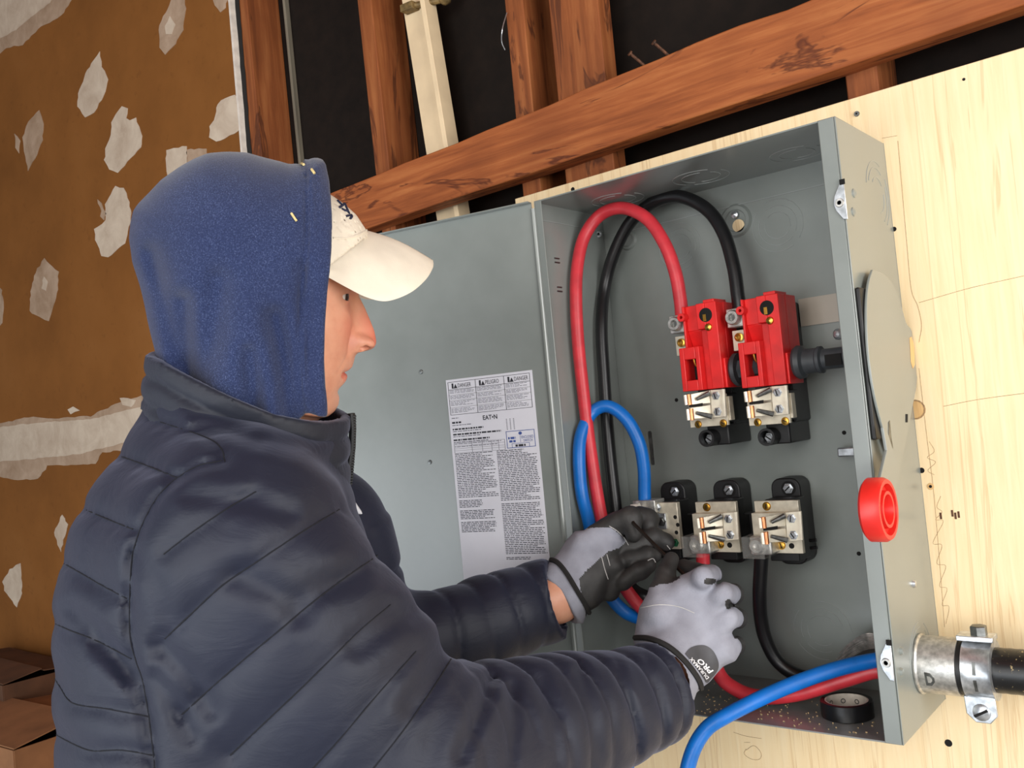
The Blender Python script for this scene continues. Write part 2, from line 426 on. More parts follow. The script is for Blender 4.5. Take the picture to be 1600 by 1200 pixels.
# plywood backer board
ZP = .768
pw = MB().prism([V(-.168, D, -.95), V(1.75, D, -.95), V(1.75, D, ZP + .0075), V(-.168, D, ZP - .003)], V(0, .018, 0))
ply = pw.build('plywood_sheet', M['plywood_face'], bevel=.001); tag(ply, 'pale plywood sheet behind the grey enclosure, with vertical grain and pencil marks', 'plywood')
def disc(px, r, mat, name, t=.0006, inner=None, Y=D):
    c = onY(*px, Y) if len(px) == 2 else V(*px)
    prof = [(-t, 0), (-t, r * .9), (-t * .4, r), (0, r)] if inner is None else [(0, inner), (-t, inner), (-t, r), (0, r)]
    return MB().lathe(c, V(0, 1, 0), prof, n=18).build(name, M[mat], ply)
disc((895, 296), .0036, 'dark_hole', 'hole'); disc((1339, 178), .0036, 'dark_zinc', 'screw', .002); disc((1339, 178), .0014, 'dark_hole', 'hole', .0025)
disc((1397, 358), .003, 'dark_hole', 'hole'); disc((1440, 735), .0035, 'dark_hole', 'hole'); disc((1454, 760), .0042, 'plywood_edge', 'hole_rim'); disc((1454, 760), .002, 'dark_hole', 'hole', .0009)
disc((1482, 1161), .0045, 'dark_hole', 'hole'); disc((1506, 124), .0018, 'dark_hole', 'hole'); disc((1430, 640), .0125, 'graphite', 'knot_ring', .0006, .0108); disc((1430, 640), .0108, 'plywood_edge', 'knot', .0004)
def pencil(px, r=.0005, close=False):
    r = r * .6
    pts = spline([onY(*p, D - .0001) for p in px], 6)
    MB().tube(pts, r, 5).build('pencil_mark', M['graphite'], ply)
pencil([(1403, 220), (1410, 300), (1417, 380), (1424, 452), (1434, 478), (1440, 508), (1436, 535)])
pencil([(1436, 575), (1448, 680), (1458, 760), (1466, 850), (1476, 980)], .0004)
pencil([(1436, 473), (1470, 463), (1520, 449), (1600, 431), (1700, 408)]); pencil([(1474, 635), (1530, 624), (1620, 612)])
pencil([(1378, 216), (1402, 212)], .0004)
zig = [(1452, 690), (1460, 705), (1449, 715), (1462, 722), (1450, 735), (1460, 742)]
pencil(zig, .0004)
pencil([(1470, 775), (1464, 792), (1472, 800), (1462, 812), (1474, 815), (1458, 848), (1472, 852), (1464, 880), (1478, 885), (1468, 915), (1480, 920), (1472, 945), (1483, 948), (1478, 975)], .0004)
pencil([(1146, 1144), (1165, 1150), (1190, 1154)], .0005)
pencil([(1166, 1172), (1178, 1165), (1189, 1176), (1187, 1186), (1174, 1186), (1163, 1178), (1166, 1170)], .0005)
pencil([(1163, 1160), (1172, 1160)], .0005)
for px in [(1488, 802), (1493, 806), (1498, 804), (1470, 806)]:
    c = onY(*px, D); MB().box(c[0] - .0012, c[0] + .0012, D - .0004, D, c[2] - .004, c[2] + .004).build('ink_stamp', M['rusty_steel'], ply)

# ================================================================== ENCLOSURE
enc = empty('switch_enclosure', (W / 2, D, 0), 'open grey steel safety switch box with its door swung wide, on the plywood', 'electrical box')
G = M['grey_paint']; T_ = .002
LIPL, LIPR = .0125, .0205
MB().box(0, W, D - T_, D, 0, H).build('back_panel', G, enc)
lp = MB(); lp.box(0, T_, 0, D - T_, 0, H); lp.box(T_, LIPL, 0, T_, 0, H); lp.build('side_panel', G, enc, bevel=.0008)
rp = MB(); rp.box(W - T_, W, 0, D - T_, 0, H); rp.box(W - LIPR, W - T_, 0, T_, 0, H); rpanel = rp.build('side_panel', G, enc, bevel=.0012)
MB().box(T_, W - T_, .0005, D - T_, H - T_, H - .0003).build('top_panel', G, enc)
bp = MB().box(T_, W - T_, .0005, D - T_, .0003, T_).build('bottom_panel', M['dusty_grey_paint'], enc)
# folded seams near the top of the back and sides
MB().box(LIPL, W - .004, D - T_ - .0012, D - T_, H - .0345, H - .0335).build('seam', M['knockout_line'], enc)
MB().box(T_, T_ + .001, .004, D - T_, H - .0265, H - .0255).build('seam', M['knockout_line'], enc)
def ring(c, n, r, start=0, sweep=360, t=.0007):
    c = np.asarray(c, float); n = np.asarray(n, float)
    h = V(0, 0, 1) if abs(n[2]) < .9 else V(1, 0, 0)
    a1 = np.cross(n, h); a1 /= np.linalg.norm(a1); a2 = np.cross(n, a1)
    k = max(8, int(sweep / 9))
    return [c + r * (math.cos(math.radians(start + sweep * i / k)) * a1 + math.sin(math.radians(start + sweep * i / k)) * a2) for i in range(k + 1)]
def knockout(c, n, radii, parts=((10, 160), (200, 150))):
    b = MB()
    for r in radii:
        for s, w in parts: b.tube(ring(c, n, r, s + 40 * r / .03, w), .0006, 5)
    b.build('knockout', M['knockout_line'], enc)
yb = D - T_
knockout(onY(1215, 352, yb), V(0, 1, 0), (.018, .027, .036)); knockout(onY(1062, 385, yb), V(0, 1, 0), (.018, .026, .034))
knockout(onY(1285, 985, yb), V(0, 1, 0), (.020, .029, .039), ((30, 70), (120, 50), (200, 110)))
knockout(onZ(1095, 277, H - T_), V(0, 0, 1), (.026, .038)); knockout(onZ(965, 312, H - T_), V(0, 0, 1), (.026, .038)); knockout(onZ(1245, 240, H - T_), V(0, 0, 1), (.022, .034))
knockout(onX(1372, 305, W), V(1, 0, 0), (.022, .034, .042), ((70, 90), (190, 100))); knockout(onX(1440, 1030, W), V(1, 0, 0), (.037, .043), ((60, 120), (210, 100)))
# mounting boss with screw (behind the black loop) and other fixings
def boss(px, r, hole=True):
    c = onY(*px, yb)
    MB().lathe(c, V(0, -1, 0), [(0, r), (.003, r * .86), (.003, r * .66), (.0012, r * .6), (.0012, 0)], n=28).build('mounting_boss', G, enc)
    return c
c = boss((1150, 345), .024); MB().lathe(c + V(.004, -.002, -.008), V(0, -1, 0), [(0, .009), (.001, .009), (.001, 0)], n=18).build('mounting_hole', M['plywood_face'], enc)
MB().lathe(c + V(.001, -.002, .008), V(0, -1, 0), [(0, .006), (.004, .005), (.006, 0)], n=14).build('screw', M['zinc'], enc)
boss((981, 375), .016)
def hexscrew(c, r, parent, mat='zinc', n=V(0, -1, 0), t=.005, slot=True, name='screw'):
    n = np.asarray(n, float) / np.linalg.norm(n); b = MB()
    b.lathe(c, n, [(0, r * 1.25), (t * .25, r * 1.25), (t * .25, r), (t * .85, r), (t, r * .8), (t, 0)], n=6 if slot else 16)
    s = b.build(name, M[mat], parent, smooth=20)
    h = V(0, 0, 1); a = np.cross(n, h); a /= np.linalg.norm(a); up = np.cross(a, n); ang = rnd.uniform(.3, 2.8)
    d = math.cos(ang) * a + math.sin(ang) * up; d2 = np.cross(n, d)
    MB().obox(np.asarray(c) + n * t, d * r * .75, d2 * r * .14, n * .0004).build('screw_slot', M['dark_hole'], s)
    return s
sc = onX(935, 366, T_ + .0005); MB().lathe(sc, V(.6, -.8, 0), [(0, .0055), (.002, .005), (.003, .003), (.0015, 0)], n=16).build('screw', M['zinc'], enc)
MB().lathe(sc + V(.6, -.8, 0) * .0026, V(.6, -.8, 0), [(0, .0022), (.0006, .0022), (.0006, 0)], n=4).build('screw_recess', M['dark_hole'], enc)
for px in ((1057, 625), (1319, 676), (1342, 865)):
    MB().lathe(onY(*px, yb), V(0, -1, 0), [(0, .0028), (.0005, .0028), (.0008, .0018), (.0003, 0)], n=14).build('tapped_hole', M['dark_hole'], enc)
# punched tabs on the left side
for px in ((870, 407), (874, 452)):
    c = onX(*px, T_)
    for dz in (-.003, .003): MB().cyl(c + V(0, -.006, dz), c + V(0, .006, dz), .0012, n=8).build('side_tab', M['dark_zinc'], enc)
MB().box(.30, W - .004, yb - .003, yb, onY(1285, 506, yb)[2], onY(1285, 462, yb)[2]).build('stiffener', M['bare_primer'], enc)
c = onY(1326, 706, yb - .02); MB().obox(c, V(.014, 0, 0), V(0, .003, 0), V(0, 0, .006)).build('slot_bracket', M['zinc'], enc, bevel=.002)
c = onY(1312, 522, yb - .07); MB().lathe(c, V(-.3, -1, 0), [(0, .007), (.004, .007), (.007, .004), (.008, 0)], n=16).build('pivot_bolt', M['zinc'], enc)
MB().obox(c + V(.012, .012, -.012), V(.009, .004, -.006), V(.0, .002, 0), V(.002, 0, .012)).build('linkage', M['dark_zinc'], enc)
# oblong slot on the back, beside the blue loop
c = onY(1018, 700, yb); MB().prism(rrect(c[0] - .003, c[0] + .003, c[2] - .026, c[2] + .026, .0029, yb - .0008), V(0, .0008, 0)).build('slot', M['dark_zinc'], enc)

# latches on the right lip
def latch(px, up=1):
    c = onY(*px, -.002)
    r = MB(); pts = [V(-.010, 0, 0), V(-.0085, 0, .008), V(.0, 0, .024), V(.004, 0, .024), V(.004, 0, -.02), V(-.001, 0, -.019), V(-.008, 0, -.008)]
    r.prism([c + p for p in pts], V(0, .002, 0)); lt = r.build('latch', M['zinc'], enc, bevel=.0006)
    MB().lathe(c + V(-.003, -.0002, 0), V(0, -1, 0), [(0, .0052), (.0015, .0045), (.0015, .0025), (0, .0024)], n=18).build('latch_eyelet', M['aluminium'], lt)
    MB().obox(c + V(.0025, -.0006, .0225), V(.003, 0, 0), V(0, .0004, 0), V(0, 0, .003)).build('latch_slot', M['dark_hole'], lt)
latch((1316, 316)); latch((1389, 1036))
for px in ((1334, 302), (1333, 331), (1407, 1017), (1407, 1050), (1427, 912)):
    c = onX(*px, W); MB().lathe(c, V(1, 0, 0), [(0, .0055), (.001, .005), (.002, .003), (.001, 0)] if px[1] < 1000 and px[1] != 912 else [(0, .005), (.003, .0035), (.0035, 0)], n=16).build('rivet', M['zinc'] if px[0] == 1427 else G, enc)

# operating handle on the right side: curved plate, link and red knob
XH = W + .006
pf = [(1360, 422), (1355, 436), (1351, 460), (1350, 492), (1351, 525), (1354, 562), (1362, 615), (1374, 664), (1385, 699), (1399, 734), (1402, 732),
      (1412, 690), (1418, 657), (1425, 622), (1434, 576), (1436, 548), (1430, 524), (1414, 508), (1408, 490), (1398, 458), (1384, 434), (1370, 424)]
hp = MB().prism([V(XH, min(q_[1], D - .002), q_[2]) for q_ in [onX(*p, XH) for p in spline([np.array(q, float) for q in pf + pf[:1]], 3)[:-1]]], V(.003, 0, 0)).build('handle_plate', G, enc, bevel=.0008)
def onplate(px, name, outline, mat, parent=hp):
    MB().prism([onX(*p, XH + .0031) for p in outline], V(.0004, 0, 0)).build(name, M[mat], parent)
onplate(0, 'plate_slot', [(1421, 528), (1424, 526), (1428, 540), (1429, 570), (1426, 576), (1423, 566), (1422, 545)], 'plywood_edge')
onplate(0, 'plate_slot', [(1388, 660), (1390, 657), (1392, 680), (1395, 700), (1392, 704), (1388, 692)], 'dark_zinc')
onplate(0, 'plate_slot', [(1415, 647), (1418, 647), (1418, 660), (1415, 660)], 'dark_hole')
MB().box(W + .0003, W + .0055, .0012, .05, onX(1352, 690, W)[2], onX(1350, 452, W)[2]).build('handle_gap_shade', M['black_plastic'], enc, bevel=.002)  # added black strip for the shade in the gap between lip and plate
lk = [(1375, 668), (1381, 672), (1392, 708), (1402, 735), (1389, 790), (1380, 815), (1362, 815), (1364, 780), (1371, 745), (1381, 703)]
MB().prism([onX(*p, XH + .006) for p in lk], V(.0035, 0, 0)).build('handle_arm', G, enc, bevel=.0008)
XK = W + .038; kc = onX(1389, 796, XK); R_ = .0325
MB().lathe(kc, V(1, 0, 0), [(-.021, R_ * .55), (-.021, R_ * .9), (-.018, R_), (-.004, R_), (0, R_ * .93), (0, R_ * .80), (-.006, R_ * .76), (-.006, R_ * .60), (0, R_ * .57), (0, R_ * .47), (-.010, R_ * .40), (-.011, 0)], n=48).build('knob', M['red_knob'], enc, smooth=35)

# door, swung back past a right angle
DA = math.radians(12.0); dd = V(-math.cos(DA), -math.sin(DA), 0); dn = V(math.sin(DA), -math.cos(DA), 0)   # dn faces the camera
h0 = V(-.003, .001, 0); DWD = .428
d_ = MB()
def dbox(s0, s1, n0, n1, z0, z1, b):
    b.obox(h0 + dd * (s0 + s1) / 2 + dn * (n0 + n1) / 2 + V(0, 0, (z0 + z1) / 2), dd * (s1 - s0) / 2, dn * (n1 - n0) / 2, V(0, 0, (z1 - z0) / 2))
dbox(.002, DWD, -.002, 0, 0, H, d_); dbox(.002, DWD, 0, .010, H - .002, H, d_); dbox(.002, DWD, 0, .010, 0, .002, d_); dbox(DWD - .002, DWD, 0, .010, 0, H, d_)
door = d_.build('door', G, enc, bevel=.0008)
MB().cyl(h0 + V(0, 0, .01), h0 + V(0, 0, H - .01), .0035, n=10).build('hinge', G, enc)
def ondoor(x, y, off=0.):
    d = ray(x, y); p0 = h0 + dn * off; return CAM + d * (((p0 - CAM) @ dn) / (d @ dn))
for px in ((658, 581), (672, 722)):
    MB().lathe(ondoor(*px), dn, [(0, .0035), (.0012, .003), (.0016, 0)], n=12).build('rivet', M['dark_zinc'], enc)
# instruction label
LA, LB, LC, LD = ondoor(697, 592), ondoor(833, 580), ondoor(858, 872), ondoor(727, 930)
sA = [(p - h0) @ dd for p in (LA, LB, LC, LD)]
s0 = (sA[0] + sA[3]) / 2; s1 = (sA[1] + sA[2]) / 2; zt = (LA[2] + LB[2]) / 2; zb = (LC[2] + LD[2]) / 2 - .004
LWd, LHt = s0 - s1, zt - zb
lb = MB(); dbox(s1, s0, .0003, .0008, zb, zt, lb); label = lb.build('instruction_label', M['white_paper'], enc)
def lp(u, v, off=.00095): return h0 + dd * (s0 - u * LWd) + dn * off + V(0, 0, zt - v * LHt)
def lbar(b, u0, u1, v0, v1, off=.0009): b.add([lp(u0, v0, off), lp(u1, v0, off), lp(u1, v1, off), lp(u0, v1, off)], [(0, 1, 2, 3)])
def textmesh(body, size, bold=0, align='LEFT'):
    cu = bpy.data.curves.new('t', 'FONT'); cu.body = body; cu.size = 1; cu.align_x = align; cu.offset = bold; cu.resolution_u = 2
    ob = bpy.data.objects.new('t', cu); COL.objects.link(ob)
    dg = bpy.context.evaluated_depsgraph_get(); me = bpy.data.meshes.new_from_object(ob.evaluated_get(dg))
    vs = [np.array(v.co) for v in me.vertices]; fs = [tuple(p.vertices) for p in me.polygons]
    bpy.data.objects.remove(ob); bpy.data.curves.remove(cu); bpy.data.meshes.remove(me)
    return vs, fs, size
def ltext(b, body, u, v, hgt, wid=None, bold=0):   # u,v = left/top in label units; hgt cap height in label-height units; wid in label-width units
    vs, fs, _ = textmesh(body, 1, bold)
    a = np.array(vs); x0, x1 = a[:, 0].min(), a[:, 0].max(); y0, y1 = 0, max(.69, a[:, 1].max())
    k = hgt / (y1 - y0); ku = (wid / (x1 - x0)) if wid else k * LHt / LWd
    b.add([lp(u + (p[0] - x0) * ku, v + (y1 - p[1]) * k, .00105) for p in vs], fs)
pt = MB(); gt = MB(); blu = MB()
# warning table
cols = [.02, .345, .675, .965]
for v in (.012, .050, .176): lbar(pt, .02, .965, v, v + .0022)
for v in (.078, .105, .140): lbar(pt, .02, .965, v, v + .0012)
for u in cols: lbar(pt, u, u + .006, .012, .178)
for k, wd in enumerate(('DANGER', 'PELIGRO', 'DANGER')):
    u = cols[k] + .045
    lbar(pt, u, u + .022, .020, .046); pt.add([lp(u + .045, .024), lp(u + .068, .046), lp(u + .022, .046)], [(0, 1, 2)])
    ltext(pt, wd, u + .075, .023, .020, .155)
def lines(b, u0, u1, v0, v1, step, fill=.95, hgt=.45):
    v = v0
    while v < v1:
        u = u0; end = u0 + (u1 - u0) * (rnd.uniform(.55, 1) if rnd.random() < .35 else rnd.uniform(.92, 1.0))
        while u < end:
            w = rnd.uniform(.012, .06); lbar(b, u, min(u + w, end), v, v + step * hgt); u += w + .008
        v += step
for k in range(3):
    for v0, v1 in ((.055, .072), (.083, .100), (.110, .134), (.146, .170)): lines(gt, cols[k] + .015, cols[k + 1] - .02, v0, v1, .0062, hgt=.38)
ltext(pt, 'EAT\u2022N', .40, .194, .022, .165, .02)
lines(gt, .03, .12, .192, .196, .008)
lines(pt, .03, .17, .212, .218, .012, hgt=.75); lines(gt, .03, .26, .228, .232, .008)
for v, e2 in ((.246, .46), (.272, .62), (.300, .60)):
    ltext_w = e2
    lines(pt, .03, e2, v, v + .004, .010, hgt=.8); lines(gt, .03, e2 * .8, v + .013, v + .016, .008)
for u in (.66, .70, .74):
    for k in range(8): lbar(gt, u, u + .012, .222 + .007 * k, .2255 + .007 * k)
# table
for v in (.318, .332, .346, .356, .368): lbar(gt, .03, .62, v, v + .0012)
for u in (.03, .24, .36, .47, .55, .62): lbar(gt, u, u + .005, .318, .369)
lines(gt, .04, .60, .322, .328, .007); lines(gt, .04, .60, .336, .342, .007)
# listing box
for (u0, u1, v0, v1) in ((.645, .965, .282, .285), (.645, .965, .362, .365), (.645, .652, .282, .365), (.958, .965, .282, .365), (.80, .804, .306, .340), (.70, .90, .343, .345), (.70, .705, .343, .362), (.895, .90, .343, .362)): lbar(blu, u0, u1, v0, v1)
blu.add([lp(.805 + .02 * math.cos(2 * PI * i / 14), .296 + .008 * math.sin(2 * PI * i / 14)) for i in range(14)], [tuple(range(14))])
ltext(blu, 'ENCLOSED', .815, .309, .013, .135); ltext(blu, 'SWITCH', .835, .326, .013, .10)
lines(blu, .665, .79, .311, .316, .012, hgt=.9); lines(blu, .675, .785, .327, .332, .012, hgt=.9)
lines(pt, .74, .86, .349, .354, .012, hgt=.9)
lines(pt, .03, .50, .372, .59, .0086, hgt=.42); lines(pt, .52, .97, .372, .40, .0086, hgt=.42)
lines(pt, .52, .985, .405, .615, .0086, hgt=.42)
lines(pt, .03, .32, .605, .64, .0078, hgt=.46); lines(pt, .03, .45, .655, .695, .0078, hgt=.46); lines(pt, .03, .45, .712, .76, .0078, hgt=.46)
lines(pt, .52, .985, .63, .875, .0086, hgt=.42); lines(pt, .52, .80, .89, .90, .0078, hgt=.46)
for b, mt, nm in ((pt, 'print_black', 'printed_text'), (gt, 'print_grey', 'printed_fine_text'), (blu, 'print_blue', 'printed_stamp')):
    b.build(nm, M[mt], label, smooth=None)
# ================================================================== SWITCH GEAR INSIDE
def prect(px0, py0, px1, py1, Y):       # pixel rectangle of an upright face at depth Y -> x0,x1,z0,z1
    mx, my = (px0 + px1) / 2, (py0 + py1) / 2
    return onY(px0, my, Y)[0], onY(px1, my, Y)[0], onY(mx, py1, Y)[2], onY(mx, py0, Y)[2]
def plate4(pts, th, name, mat, parent, bevel=.0004):   # four (px,py,Y) corners -> slab with thickness
    P = [onY(*p) for p in pts]; n = np.cross(P[1] - P[0], P[3] - P[0]); n /= np.linalg.norm(n)
    if n[1] < 0: n = -n
    return MB().prism(P, n * th).build(name, M[mat], parent, bevel=bevel)
def jaw(parent, cx, cy, dz=0):
    q = lambda x, y, Y: (cx + x, cy + y, Y)
    plate4([q(-12, -22, .072), q(12, -24, .072), q(15, 21, .072), q(-9, 23, .072)], .003, 'jaw_bracket', 'bright_tin', parent)
    plate4([q(8, -24, .068), q(12, -24, .068), q(15, 21, .068), q(11, 21, .068)], .004, 'jaw_flange', 'bright_tin', parent)
    plate4([q(-46, -15, .052), q(-11, -22, .074), q(-11, -1, .074), q(-44, 2, .052)], .0015, 'jaw_leaf', 'tin_plate', parent)
    plate4([q(-44, 7, .052), q(-11, 2, .074), q(-8, 23, .074), q(-41, 25, .052)], .0015, 'jaw_leaf', 'tin_plate', parent)
    plate4([q(-46, 2.5, .050), q(-24, -1, .064), q(-24, 4, .064), q(-46, 6.5, .050)], .001, 'jaw_gap', 'dark_hole', parent, 0)
    for a, b in (((-34, -7, .056), (-13, -17, .068)), ((-34, 15, .056), (-9, 21, .068))):
        MB().cyl(onY(*q(*a)), onY(*q(*b)), .0022, .0036, 10).build('jaw_spring', M['dark_zinc'], parent)
    for y0, y1, s in ((-15, 2, 0), (8, 27, 4)):
        A, B = onY(*q(-47 + s, y0, .048)), onY(*q(-45 + s, y1, .048))
        MB().cyl(A, B, .0034, n=14).build('jaw_tip', M['copper'], parent)
        A, B = onY(*q(-52 + s, y0 + 1, .046)), onY(*q(-50 + s, y1, .046))
        MB().cyl(A, B, .0026, n=12).build('jaw_tip', M['bright_tin'], parent)
    for y in (-13, 13): hexscrew(onY(*q(-2 + (y > 0) * 3, y, .072)), .0048, parent, 'zinc', t=.004)
def lug(parent, px, py, r, Y, mat='aluminium', wide=1.2):
    c = onY(px, py, Y)
    MB().box(c[0] - r * wide, c[0] + r * 1.5, Y + .008, Y + .040, c[2] - r * 1.25, c[2] + r * 1.25).build('lug_block', M[mat], parent, bevel=.001)
    s = MB().lathe(c + V(0, .010, 0), V(0, -1, 0), [(0, r), (.010, r), (.0125, r * .86), (.0125, r * .52), (.006, r * .48), (.006, 0)], n=26).build('lug_screw', M['aluminium'], parent)
    MB().lathe(c + V(0, .0035, 0), V(0, -1, 0), [(0, r * .46), (.0004, r * .46), (.0004, 0)], n=6).build('hex_socket', M['dark_zinc'], s)

def top_unit():
    u = empty('switch_pole', (.285, yb, .33), 'red switch pole nearest the box side with the red handle, black cable in its lug', 'switch', 'red switch poles on the upper back panel')
    BP, RP = M['black_plastic'], M['red_plastic']
    b = MB(); b.prism(rrect(.247, .299, .357, .517, .004, .122), V(0, yb - .122, 0)); b.build('base', BP, u, bevel=.001)
    # lower mounting foot
    f = MB(); f.box(.264, .296, .105, yb, .331, .36); f.build('foot', BP, u, bevel=.002)
    c = onY(1197, 683, .085); MB().lathe(c, V(0, 1, 0), [(0, .0085), (0, .0115), (.05, .0115), (.05, .0085)], n=24, close=True).build('foot_barrel', BP, u)
    hexscrew(onY(1203, 684, .098), .0055, u, 'zinc', slot=True)
    # red housing: body, column, lower box with window, shoulder
    h = MB()
    h.box(.2625, .3148, .088, .122, .407, .521)
    h.box(.2985, .3148, .0650, .088, .407, .521); h.box(.2860, .2985, .0650, .088, .487, .521); h.box(.2860, .2985, .0745, .088, .407, .487)
    h.box(.2625, .2655, .0700, .088, .462, .521)
    h.box(.2655, .2860, .0760, .088, .487, .521)
    h.add([(.2655, .088, .462), (.2860, .088, .462), (.2860, .076, .487), (.2655, .076, .487), (.2655, .088, .487), (.2860, .088, .487)], [(0, 1, 2, 3), (0, 3, 4), (1, 5, 2), (4, 3, 2, 5), (0, 4, 5, 1)])
    x0, x1, z0, z1, xa, xb_, za, zb2 = .2575, .2870, .407, .465, .2645, .2810, .421, .449
    h.box(x0, xa, .060, .088, z0, z1); h.box(xb_, x1, .060, .088, z0, z1); h.box(xa, xb_, .060, .088, z0, za); h.box(xa, xb_, .060, .088, zb2, z1)
    h.box(.292, .308, .075, .112, .521, .526)
    h.box(.3148, .3178, .070, .112, .407, .446)
    hs = h.build('housing', RP, u, bevel=.0009)
    MB().lathe(V(.2635, .064, .5065), V(0, 1, 0), [(0, .0022), (0, .0055), (.024, .0055), (.024, .0022)], n=20, close=True).build('housing_boss', RP, hs)
    MB().box(xa, xb_, .086, .0875, za, zb2).build('window_dark', M['dark_hole'], hs)
    MB().tube(spline([V(.274, .068, .452), V(.275, .071, .441), V(.281, .078, .434)]), .0016, 8).build('contact_blade', M['brass'], hs)
    c = onY(1198, 481, .065); MB().lathe(c + V(0, -.0004, 0), V(0, 1, 0), [(0, 0), (0, .0088), (.0003, .0094), (.0005, 0)], n=26).build('sight_hole', M['dark_hole'], hs)
    MB().box(c[0] - .004, c[0] + .0005, c[1] - .0007, c[1] - .0004, c[2] - .008, c[2] + .001).build('contact_blade', M['brass'], hs)
    c = onY(1203, 501, .065); MB().lathe(c, V(0, -1, 0), [(0, .0052), (.0018, .0045), (.0028, .002), (.003, 0)], n=18).build('brass_pin', M['brass'], hs)
    # lug with cable screw, small tab
    lug(u, 1144, 496, .0098, .072)
    x0, x1, z0, z1 = prect(1145, 516, 1160, 548, .090)
    MB().box(x0, x1 + .006, .090, .096, z0, z1).build('lug_tab', M['tin_plate'], u, bevel=.0006)
    MB().lathe(onY(1156, 527, .088), V(0, -1, 0), [(0, .0058), (.004, .0058), (.0045, .004), (.003, .002), (.003, 0)], n=18).build('tab_screw', M['brass'], u)
    # jaw plate
    x0, x1, z0, z1 = prect(1171, 612, 1236, 663, .085)
    jp = MB(); jp.box(x0, x1, .079, .084, z0, z1); jp.box(x1 - .002, x1 + .003, .082, .094, z0 + .006, z1 - .004); jp.build('jaw_plate', M['tin_plate'], u, bevel=.0006)
    MB().box(x0 + .004, x1 - .004, .084, .122, z0 + .004, z1).build('jaw_support', BP, u, bevel=.001)
    for px in ((1184, 661), (1227, 659)):
        hexscrew(onY(px[0], px[1] - 1, .079), .0042, u, 'brass', t=.0015, slot=False)
    jaw(u, 1217, 626)
    return u
T2 = top_unit()
dx = onY(1118, 475, .065)[0] - onY(1215, 462, .065)[0]
T1 = copy_tree(T2, None, V(dx, 0, onY(1118, 475, .065)[2] - onY(1215, 458, .065)[2] + .004))
tag(T1, 'red switch pole with the thick red cable clamped in its lug')

# operating shaft that ties the poles to the handle
shf = MB(); zs = .433; ysf = .094
def hub(x0, x1, r0, r1): shf.lathe(V(x0, ysf, zs), V(1, 0, 0), [(0, r0), (x1 - x0, r1)], n=26)
shf.lathe(V(.318, ysf, zs), V(1, 0, 0), [(0, .019), (.004, .0215), (.010, .0205), (.013, .016), (.028, .0155), (.030, .0170), (.034, .0170), (.036, .013), (.062, .013), (.064, .0150), (.095, .0150), (.105, .013)], n=30)
shaft = shf.build('operating_shaft', M['grey_plastic']); tag(shaft, 'dark grey shaft joining the red switch poles to the handle', 'shaft')
shf = MB(); x0 = .318 + dx
shf.lathe(V(x0 + .0005, ysf, zs), V(1, 0, 0), [(0, .0195), (.003, .0220), (.008, .0215), (.008, .011)], n=30); shf.lathe(V(x0 + .008, ysf, zs), V(1, 0, 0), [(0, .0130), (.030, .0130)], n=6)
shf.build('coupling', M['grey_plastic'], shaft, smooth=25)
MB().lathe(V(.262 + dx - .013, ysf + .006, zs - .006), V(1, 0, 0), [(0, .010), (.003, .014), (.0135, .014)], n=8).build('shaft_end', M['black_plastic'], shaft, smooth=25)
c = onY(1302, 562, ysf - .0145); MB().box(c[0] - .010, c[0] + .010, ysf - .0158, ysf - .014, c[2] - .007, c[2] + .007).build('shaft_slot', M['dark_hole'], shaft)

def low_base(u, dx_=0., jaws=True):
    BP = M['black_plastic']
    def sh(p): return V(*p)
    b = MB(); b.prism(rrect(.2480, .2885, .169, .2835, .013, .137), V(0, yb - .137, 0)); b.build('base', BP, u, bevel=.0018)
    c = onY(1232, 763, .137); MB().lathe(c, V(0, -1, 0), [(0, .0098), (.0006, .0098), (.0006, .0072), (.0002, .0070), (.0002, 0)], n=24).build('counterbore', M['dark_hole'], u)
    hexscrew(c + V(0, -.0002, 0), .0058, u, 'zinc', t=.004)
    c = onY(1230, 867, .137); hexscrew(c, .0056, u, 'zinc', t=.004)
    MB().box(.2545, .2935, .099, .137, .1800, .2600).build('pedestal', BP, u, bevel=.0012)

